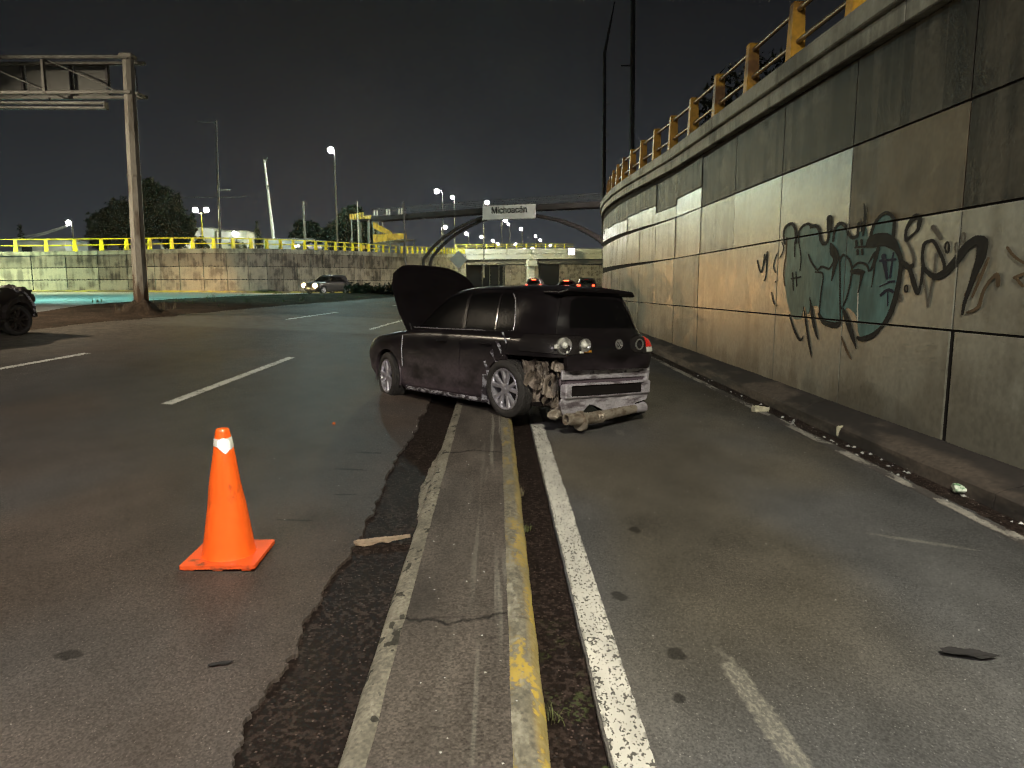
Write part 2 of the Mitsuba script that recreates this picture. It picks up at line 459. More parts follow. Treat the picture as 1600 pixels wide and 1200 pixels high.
paint('deck_underside', (0.05, 0.05, 0.048), rough=0.8)
scene['leaf_dark'] = two({'type': 'principled', 'base_color': proc(lambda p, n, uv: mi.Color3f(0.014, 0.017, 0.010) * (0.5 + 1.0 * fbm(p.x * 0.8, p.y * 0.8, p.z * 0.8))), 'roughness': 0.8, 'specular': 0.03})
paint('bark', (0.05, 0.04, 0.03), rough=0.9)
paint('grass_blade', (0.075, 0.085, 0.030), rough=0.7)
paint('dry_grass', (0.12, 0.10, 0.06), rough=0.8)

# the wrecked car
def car_paint_rough(p, n, uv):
    return 0.12 + 0.16 * smoothstep(0.3, 0.7, fbm(p.x * 4, p.y * 4, p.z * 6, octaves=4))


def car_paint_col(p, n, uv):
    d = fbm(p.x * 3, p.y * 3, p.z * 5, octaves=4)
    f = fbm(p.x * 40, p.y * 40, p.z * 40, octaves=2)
    low = smoothstep(0.90, 0.30, p.z)  # paler low body: dust, with the flash sheen on the doors painted in
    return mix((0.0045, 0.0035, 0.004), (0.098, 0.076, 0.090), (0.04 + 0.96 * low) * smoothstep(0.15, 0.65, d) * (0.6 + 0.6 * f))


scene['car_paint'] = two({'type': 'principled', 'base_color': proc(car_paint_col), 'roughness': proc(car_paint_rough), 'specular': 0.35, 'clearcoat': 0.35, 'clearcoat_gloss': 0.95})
paint('hood_underside', lambda p, n, uv: mi.Color3f(0.011, 0.009, 0.0085) * (0.5 + 0.6 * fbm(p.x * 12, p.y * 12, p.z * 12)), rough=0.9, spec=0.02)
paint('black_plastic', (0.012, 0.0115, 0.012), rough=0.6, spec=0.2)
paint('rubber', lambda p, n, uv: mi.Color3f(0.024, 0.022, 0.021) * (0.7 + 0.7 * fbm(p.x * 25, p.y * 25, p.z * 25)), rough=0.8)
paint('tinted_glass', (0.004, 0.0038, 0.004), rough=0.25, spec=0.015)
paint('alloy', lambda p, n, uv: mi.Color3f(0.60, 0.59, 0.65) * (0.62 + 0.6 * fbm(p.x * 30, p.y * 30, p.z * 30, octaves=3)), rough=0.33, metallic=0.75)
paint('bare_metal', lambda p, n, uv: mix(mi.Color3f(0.46, 0.44, 0.47), mi.Color3f(0.14, 0.118, 0.130), smoothstep(0.45, 0.75, fbm(p.x * 6, p.y * 6, p.z * 16, octaves=4))) * (0.7 + 0.6 * fbm(p.x * 60, p.y * 60, p.z * 60)), rough=0.42, metallic=0.35, bump=conc_bump, scale=0.004)
paint('muddy_metal', lambda p, n, uv: mix(mi.Color3f(0.20, 0.165, 0.135), mi.Color3f(0.035, 0.026, 0.021), smoothstep(0.40, 0.66, fbm(p.x * 11, p.y * 11, p.z * 4, octaves=4))) * (0.55 + 0.9 * fbm(p.x * 50, p.y * 50, p.z * 50)), rough=0.55, metallic=0.15, bump=conc_bump, scale=0.010)
paint('scraped_paint', lambda p, n, uv: mix(mi.Color3f(0.50, 0.50, 0.56), mi.Color3f(0.045, 0.038, 0.045), smoothstep(0.36, 0.60, fbm(p.x * 16, p.y * 16, p.z * 24, octaves=4))), rough=0.35, metallic=0.35, bump=conc_bump, scale=0.006)
paint('lamp_silver', (0.80, 0.80, 0.78), rough=0.12, metallic=0.9)
paint('lamp_white', (0.62, 0.62, 0.56), rough=0.15, coat=1.0)
paint('lamp_red', (0.75, 0.015, 0.010), rough=0.12, coat=1.0)
paint('lamp_smoke', (0.012, 0.010, 0.010), rough=0.08, coat=1.0)
paint('lamp_amber', (0.55, 0.25, 0.03), rough=0.2, coat=0.8)
paint('pipe_metal', lambda p, n, uv: mix(mi.Color3f(0.34, 0.30, 0.24), mi.Color3f(0.19, 0.15, 0.11), smoothstep(0.40, 0.68, fbm(p.x * 12, p.y * 12, p.z * 12, octaves=4))) * (0.8 + 0.4 * fbm(p.x * 70, p.y * 70, p.z * 70)), rough=0.42, metallic=0.45, bump=conc_bump, scale=0.004)
paint('dusty_plum', (0.075, 0.056, 0.068), rough=0.6)
paint('underbody', (0.012, 0.010, 0.0095), rough=0.9, spec=0.05)
paint('burnt', lambda p, n, uv: mi.Color3f(0.020, 0.015, 0.014) * (0.4 + 1.2 * fbm(p.x * 6, p.y * 6, p.z * 6, octaves=4)), rough=0.45, bump=conc_bump, scale=0.012)
paint('silver_car', (0.10, 0.10, 0.105), rough=0.3, metallic=0.3, coat=0.8)
paint('dark_car', (0.022, 0.020, 0.022), rough=0.3, coat=0.8)

# the cone and litter
paint('cone_orange', lambda p, n, uv: mix(mi.Color3f(0.86, 0.115, 0.012), mi.Color3f(0.40, 0.06, 0.015), 0.75 * smoothstep(0.60, 0.80, fbm(p.x * 22, p.y * 22, p.z * 9, octaves=4))), rough=0.30, spec=0.5, coat=0.25)
paint('cone_base', lambda p, n, uv: mix(mi.Color3f(0.62, 0.075, 0.012), mi.Color3f(0.20, 0.055, 0.025), smoothstep(0.56, 0.80, fbm(p.x * 16, p.y * 16, p.z * 16, octaves=4))), rough=0.5)
paint('collar_grey', lambda p, n, uv: mi.Color3f(0.55, 0.55, 0.50) * (0.7 + 0.6 * fbm(p.x * 40, p.y * 40, p.z * 40)), rough=0.4)
paint('reflector_white', (0.90, 0.90, 0.88), rough=0.35)
paint('cardboard', lambda p, n, uv: mi.Color3f(0.22, 0.165, 0.115) * (0.6 + 0.8 * fbm(p.x * 30, p.y * 30, p.z * 10, octaves=3)), rough=0.85)
paint('pale_stone', lambda p, n, uv: mi.Color3f(0.42, 0.40, 0.29) * (0.6 + 0.7 * fbm(p.x * 40, p.y * 40, p.z * 40)), rough=0.85)
paint('plastic_green', lambda p, n, uv: mix(mi.Color3f(0.50, 0.56, 0.48), mi.Color3f(0.09, 0.22, 0.10), smoothstep(0.45, 0.6, fbm(p.x * 40, p.y * 40, p.z * 40, octaves=3))), rough=0.18, coat=0.6)
paint('glass_shard', (0.36, 0.37, 0.36), rough=0.15, spec=0.8)
paint('rag_cloth', (0.010, 0.009, 0.009), rough=0.9)
paint('red_shard', (0.75, 0.16, 0.03), rough=0.15, coat=1.0)

# ------------------------------------------------------------------ ground and roads
rng = np.random.default_rng(7)
random.seed(7)
gx = np.concatenate([[-1500, -600, -300, -150, -100, -80], np.arange(-64, 33, 1.6), [40, 60, 100, 200, 500, 1500]])
gy = np.concatenate([[-600, -200, -80, -40], np.arange(-24, 200, 2.0), [230, 280, 400, 700, 1500]])
GX, GY = np.meshgrid(gx, gy, indexing='ij')
struct('ground', grid_mesh(np.stack([GX, GY, zg(GX, GY) - 0.10], -1)), 'dirt', True)


def jag(y, amp=1.0):
    p = np.array([y * 15.0, 3.3, 0.0])
    q = np.array([y * 60.0, 1.3, 0.0])
    return amp * (0.055 * (meshkit.noise(p * [.33, 1, 1] + 3) - 0.5) + 0.034 * (meshkit.noise(p) - 0.5) + 0.026 * (meshkit.noise(q) - 0.5))


NEAR = np.concatenate([np.arange(-12, 0.8, 0.4), np.arange(0.8, 9, 0.014), np.arange(9, 16, 0.06), road_ys(16, 200, 0.5)])
MID = np.concatenate([np.arange(-12, 16, 0.4), road_ys(16, 200, 0.6)])
struct('gutter', cat([strip(lambda y: -1.15, lambda y: -0.49, MID, 5, -0.006), strip(lambda y: 0.17, lambda y: 0.44, MID, 4, -0.016)]), 'gutter_dirt', True)
struct('gutter', strip(lambda y: 3.20, lambda y: 3.62, MID, 5, -0.016), 'gutter_dirt', True)
struct('left_carriageway', strip(lambda y: -10.7 + 0.25 * jag(y * 0.2, 6), lambda y: -0.860 + jag(y) + 0.05 * (float(meshkit.noise(np.array([y * 1.1, 5.0, 0]))) - 0.5), NEAR, 14, 0.012, 0.06, 0.036), 'asphalt_left_lanes')
struct('right_lane', strip(lambda y: 0.375 + 0.12 * jag(y), lambda y: 3.305 + 0.6 * jag(y * 0.6), NEAR, 8, 0.008, 0.03, 0.03), 'asphalt_right_lane')
struct('edge_line', strip(lambda y: 0.385 + 0.10 * jag(y), lambda y: 0.525 + 0.10 * jag(y + 40), np.concatenate([np.arange(-12, 0, 0.5), np.arange(0, 9, 0.03), road_ys(9, 160, 0.4)]), 3, 0.012), 'worn_white_line')
struct('edge_line', strip(lambda y: 3.185 + 0.25 * jag(y * 0.7), lambda y: 3.285 + 0.6 * jag(y * 0.6 + 9), np.concatenate([np.arange(-12, 2, 0.5), np.arange(2, 16, 0.05), road_ys(16, 160, 0.4)]), 3, 0.0125), 'dirty_edge_paint')
for x0, a, b in [(-3.80, 8.45, 13.75), (-3.80, -4.6, 0.6), (-3.82, 21.5, 26.7), (-7.16, 8.0, 13.2), (-7.16, 24.2, 29.8), (-3.82, 34.5, 39.7), (-7.16, 37.5, 42.7), (-7.16, -5.0, 0.2)]:
    struct('lane_dash', strip(lambda y: x0 - 0.065, lambda y: x0 + 0.065, np.arange(a, b, 0.25), 2, 0.0165), 'dash_paint')
# a short pale stroke of old paint at the left
struct('paint_scrape', strip(lambda y: -2.70 - 0.05 * (y - 3.2), lambda y: -2.62 - 0.05 * (y - 3.2), np.arange(3.18, 3.42, 0.04), 2, 0.0165), 'dash_paint')

# far carriageway beyond the dirt island, its near edge and the foot of the opposite wall
WALL_L = np.array([(-62, 38, 3.2, .7), (-50, 46, 3.4, .7), (-39.8, 54, 3.63, .7), (-36.62, 56, 3.68, .7), (-33.1, 58, 3.80, .7), (-29.9, 61.5, 4.05, .63), (-26.6, 66, 4.35, .55), (-22.7, 71, 4.56, .42),
                   (-18.8, 80, 4.80, .26), (-16.1, 88, 4.97, .12), (-12.96, 98, 5.12, .0), (-9.2, 113, 5.6, -.05), (-5.9, 133, 6.3, -.05), (-5.2, 141, 6.6, -.05)])
NEAR_L = np.array([(-13.0, -10), (-13.4, 12), (-13.9, 22), (-15.6, 29), (-16.0, 37), (-14.6, 45), (-11.6, 52), (-9.2, 60), (-6.2, 72), (-3.0, 88), (1.0, 108), (6.0, 140), (12, 175)])
seg = np.concatenate([[0], np.cumsum(np.hypot(*np.diff(WALL_L[:, :2], axis=0).T))])
wl_s = np.linspace(0, seg[-1], 400)
wl = np.stack([PchipInterpolator(seg, WALL_L[:, k])(wl_s) for k in range(4)], 1)
seg2 = np.concatenate([[0], np.cumsum(np.hypot(*np.diff(wl[:, :2], axis=0).T))])


def lwall(s):
    """Point of the left wall's face at arc length s: x, y, height of the top, height of the foot."""
    return np.array([np.interp(s, seg2, wl[:, k]) for k in range(4)])


def lframe(s):
    d = lwall(s + 0.3)[:2] - lwall(s - 0.3)[:2]
    d /= np.linalg.norm(d)
    return d, np.array([d[1], -d[0]])          # along, and towards the road


ys = np.concatenate([np.arange(-10, 40, 2.0), np.arange(40, 141, 1.5)])
P = []
for t in np.linspace(0, 1, 90):
    nx_, ny_ = PchipInterpolator(np.linspace(0, 1, len(NEAR_L)), NEAR_L[:, 0])(t), PchipInterpolator(np.linspace(0, 1, len(NEAR_L)), NEAR_L[:, 1])(t)
    w = lwall(t * seg2[-1])
    row = []
    for k in np.linspace(0, 1, 14):
        x, y = nx_ * (1 - k) + w[0] * k, ny_ * (1 - k) + w[1] * k
        row.append((x, y, zg(x, y) * (1 - k) + w[3] * k + 0.015 - 0.06 * (k == 0)))
    P.append(row)
struct('far_carriageway', grid_mesh(np.array(P)), 'pale_road', True)
# dirt island between the carriageways, with a broken kerb edge
iy = np.concatenate([np.arange(-12, 60, 0.5), np.arange(60, 170, 1.5)])
isl = []
for y in iy:
    a = float(np.interp(y, NEAR_L[:, 1], NEAR_L[:, 0])) + 0.12
    b = -10.45 + float(curve(y)) + float(jag(y * 0.13, 4))
    row = []
    for k in np.linspace(0, 1, 14):
        x = a * (1 - k) + max(b, a + 0.8) * k
        h = 0.05 * math.sin(PI * min(max(k, 0), 1)) ** 0.6 + 0.07 * (float(meshkit.fbm(np.array([x * 0.9, y * 0.7, 0]), 4)) - 0.45) * (0 < k < 1)
        row.append((x, y, float(zg(x, y)) + 0.0 + h))
    isl.append(row)
struct('dirt_island', grid_mesh(np.array(isl)), 'dirt', True)

# median: slab and its two kerbs, in lengths with open joints
cuts = [-9, -5.9, -2.9, 0.1, 3.10, 6.3, 9.4, 12.6, 15.9, 19.5, 24, 30, 40]
mroot = 'median_strip'


def extr(prof, y0, y1):
    ys_ = np.linspace(y0, y1, max(2, int((y1 - y0) / 0.10) if y0 < 9 else 6))
    P_ = []
    for y in ys_:
        w_ = [(x + (0.010 * (float(meshkit.noise(np.array([y * 7, x * 30, z * 40]))) - 0.5) if z > 0.02 else 0) + float(curve(y)),
               y, z + (0.012 * (float(meshkit.noise(np.array([y * 5, x * 25, 3 + z * 20]))) - 0.5) if z > 0.02 else 0)) for x, z in prof]
        P_.append(w_)
    P_ = np.array(P_)
    a, b = P_.shape[:2]
    i = np.arange(a * b).reshape(a, b)
    q = np.stack([i[:-1, :-1], i[:-1, 1:], i[1:, 1:], i[1:, :-1]], -1).reshape(-1, 4)
    F = [q[:, [0, 2, 1]], q[:, [0, 3, 2]]]
    F.append([[i[0, 0], i[0, k], i[0, k + 1]] for k in range(1, b - 1)])
    F.append([[i[-1, 0], i[-1, k + 1], i[-1, k]] for k in range(1, b - 1)])
    m = trimesh.Trimesh(P_.reshape(-1, 3), np.vstack(F), process=False)
    return m


SL = [(-0.4075, -0.05), (-0.4075, 0.1125), (-0.30, 0.116), (-0.15, 0.119), (0.0, 0.117), (0.0485, 0.1155), (0.0485, -0.05)]
KL = [(-0.51, -0.09), (-0.505, 0.07), (-0.495, 0.092), (-0.47, 0.107), (-0.44, 0.113), (-0.408, 0.114), (-0.408, -0.09)]
KR = [(0.049, -0.05), (0.049, 0.116), (0.09, 0.117), (0.13, 0.110), (0.155, 0.094), (0.168, 0.070), (0.176, 0.03), (0.18, -0.06)]
for a, b in zip(cuts[:-1], cuts[1:]):
    obj('slab', extr(SL, a + 0.006, b - 0.006), 'median_slab', mroot, 40)
    obj('kerb', extr(KL, a + 0.008, b - 0.008), 'kerb_concrete', mroot, 40)
    obj('kerb', extr(KR, a + 0.008, b - 0.008), 'kerb_yellow', mroot, 40)
labels[mroot] = {'kind': 'structure'}
# hardened mortar spilled along the left kerb
sp = []
for y in np.arange(4.5, 7.0, 0.05):
    w_ = 0.12 * math.sin(PI * (y - 4.45) / 2.6) + 0.05 * jag(y, 10)
    sp.append([(-0.50 - t * max(w_, 0.01), y, 0.05 - 0.055 * t + 0.010 * float(meshkit.noise(np.array([y * 14, t * 4, 0])))) for t in np.linspace(0, 1, 6)])
struct('mortar_spill', grid_mesh(np.array(sp)), 'kerb_concrete', True)

# ------------------------------------------------------------------ right retaining wall
def rw(s):
    """Face of the right wall at length s: point, direction along, normal to the road."""
    if s < 20.5:
        x, y, h = 3.95, s, 0.0
    else:
        t = min(s - 20.5, 16.5)
        h = t / 100.0
        x, y = 3.95 + 100 * (1 - math.cos(h)), 20.5 + 100 * math.sin(h)
        x += math.sin(h) * max(0, s - 37)
        y += math.cos(h) * max(0, s - 37)
    d = np.array([math.sin(h), math.cos(h)])
    return np.array([x, y]), d, np.array([-d[1], d[0]])


def rtop(s):
    return 0.028 * max(0.0, s - 17)


def rbox(s0, s1, z0, z1, out, depth, ch=0.006, lift0=0.0, lift1=0.0, skew=0.0):
    """A block of the wall from s0 to s1, its face out metres in front of the wall line."""
    m = box((0, 0, 0), (s1 - s0, depth, z1 - z0), 0, ch)
    p0, p1 = rw(s0)[0] + rw(s0)[2] * skew, rw(s1)[0] - rw(s1)[2] * skew
    d = (p1 - p0) / np.linalg.norm(p1 - p0)
    n_ = np.array([-d[1], d[0]])
    c = (p0 + p1) / 2 + n_ * (out - depth / 2)
    v = m.vertices.copy()
    v[:, 2] += np.interp(v[:, 0], [-(s1 - s0) / 2, (s1 - s0) / 2], [lift0, lift1])
    X = c[0] + v[:, 0] * d[0] + v[:, 1] * n_[0]
    Y = c[1] + v[:, 0] * d[1] + v[:, 1] * n_[1]
    return trimesh.Trimesh(np.stack([X, Y, v[:, 2] + (z0 + z1) / 2], 1), m.faces[:, ::-1] if np.linalg.det([d, n_]) < 0 else m.faces, process=False)


RWALL = thing('retaining_wall', 'tall stained concrete panel wall with teal and black graffiti along the right lane', 'wall')
core = [rbox(s, s + 2.0, -0.3, 4.05, -0.016, 0.4, 0, rtop(s), rtop(s + 2)) for s in np.arange(-9.7, 66, 2.0)]
obj('core', cat(core), 'joint_black', RWALL)
rows = [(0.16, 1.16), (1.16, 2.19), (2.19, 3.08), (3.08, 4.0)]
tilt = lambda s: -0.012 * (s - 7) * (s < 30) - 0.012 * 23 * (s >= 30)
js = [6.3 + 2.03 * k for k in range(-7, 20)]
for j, (a, b) in enumerate(zip(js[:-1], js[1:])):
    for r, (z0, z1) in enumerate(rows):
        near_dark = a < 7.5
        pieces = [(z0, z1)]
        if r == 3 and a > 13.5:
            pieces = [(z0, z0 + rng.uniform(0.25, 0.5)), None]
            pieces[1] = (pieces[0][1], z1)
        for q, (za, zb) in enumerate(pieces):
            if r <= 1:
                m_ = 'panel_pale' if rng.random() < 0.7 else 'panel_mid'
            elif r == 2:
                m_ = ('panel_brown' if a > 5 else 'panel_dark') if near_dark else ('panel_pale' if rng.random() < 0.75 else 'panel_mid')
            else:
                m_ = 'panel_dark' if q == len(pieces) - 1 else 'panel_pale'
            wide = 0.035 if (abs(b - 6.3) < 0.1 and r == 0) else 0.011
            wid0 = 0.035 if (abs(a - 6.3) < 0.1 and r == 0) else 0.011
            out = rng.uniform(-0.003, 0.003) if a < 12 else rng.uniform(-0.010, 0.010)
            la, lb = tilt(a), tilt(b)
            if r >= 2:
                la, lb = la + rtop(a) * (r - 1) / 2, lb + rtop(b) * (r - 1) / 2
            zt = zb - 0.010 if r < 3 or q == 0 else zb + 0.02 - 0.0
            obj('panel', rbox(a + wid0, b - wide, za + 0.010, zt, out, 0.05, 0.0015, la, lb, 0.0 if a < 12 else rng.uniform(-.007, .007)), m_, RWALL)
for a, b in zip(np.arange(-8, 62, 3.05), np.arange(-8, 62, 3.05) + 3.05):
    obj('coping', rbox(a + 0.006, b - 0.006, 4.00, 4.21, 0.10, 0.5, 0.012, rtop(a), rtop(b)), 'coping_concrete', RWALL)
    obj('coping', rbox(a + 0.006, b - 0.006, 4.214, 4.44, 0.16, 0.6, 0.015, rtop(a), rtop(b)), 'coping_concrete', RWALL)
for a, b in zip(np.arange(-9, 40, 3.5), np.arange(-9, 40, 3.5) + 3.5):
    prof = [(0.42, -0.05), (0.40, 0.09), (0.34, 0.125), (0.10, 0.175), (0.004, 0.195), (0.004, -0.05)]
    P_ = []
    for s in np.linspace(a + 0.006, b - 0.006, 12):
        p, d, n_ = rw(s)
        P_.append([(p[0] + n_[0] * o, p[1] + n_[1] * o, z + 0.012 * (float(meshkit.noise(np.array([s * 3, o * 20, z * 9]))) - 0.5)) for o, z in prof])
    P_ = np.array(P_)
    n0, n1 = P_.shape[:2]
    ii = np.arange(n0 * n1).reshape(n0, n1)
    q = np.stack([ii[:-1, :-1], ii[:-1, 1:], ii[1:, 1:], ii[1:, :-1]], -1).reshape(-1, 4)
    F = [q[:, [0, 1, 2]], q[:, [0, 2, 3]], [[ii[0, 0], ii[0, k + 1], ii[0, k]] for k in range(1, n1 - 1)], [[ii[-1, 0], ii[-1, k], ii[-1, k + 1]] for k in range(1, n1 - 1)]]
    obj('plinth', trimesh.Trimesh(P_.reshape(-1, 3), np.vstack(F), process=False), 'plinth_concrete', RWALL, 35)

# graffiti: sprayed shapes
GRAF_FILL = [[(10.094,2.149),(10.167,2.254),(10.089,2.327),(9.948,2.346),(9.8,2.278),(9.735,2.118),(9.669,2.19),(9.585,2.281),(9.434,2.308),(9.304,2.271),(9.254,2.272),(9.103,2.223),(9.048,2.163),(8.989,2.069),(8.891,2.03),(8.807,2.069),(8.791,2.186),(8.667,2.174),(8.589,2.23),(8.466,2.239),(8.356,2.176),(8.286,2.101),(8.165,2.068),(8.095,2.113),(7.986,2.133),(7.92,2.181),(7.86,2.054),(7.798,2.065),(7.728,2.184),(7.556,2.271),(7.39,2.224),(7.343,2.155),(7.347,2.025),(7.263,1.972),(7.18,1.855),(7.165,1.742),(7.181,1.548),(7.24,1.349),(7.348,1.211),(7.494,1.083),(7.656,1.01),(7.831,0.979),(7.931,1.035),(8.004,1.214),(8.238,1.297),(8.358,1.13),(8.519,1.072),(8.742,1.088),(8.918,1.19),(8.992,1.29),(9.196,1.283),(9.257,1.175),(9.399,1.276),(9.48,1.1),(9.641,1.091),(9.789,1.151),(9.92,1.28),(10.011,1.437),(10.085,1.641),(10.024,1.843),(10.089,2.025)]]
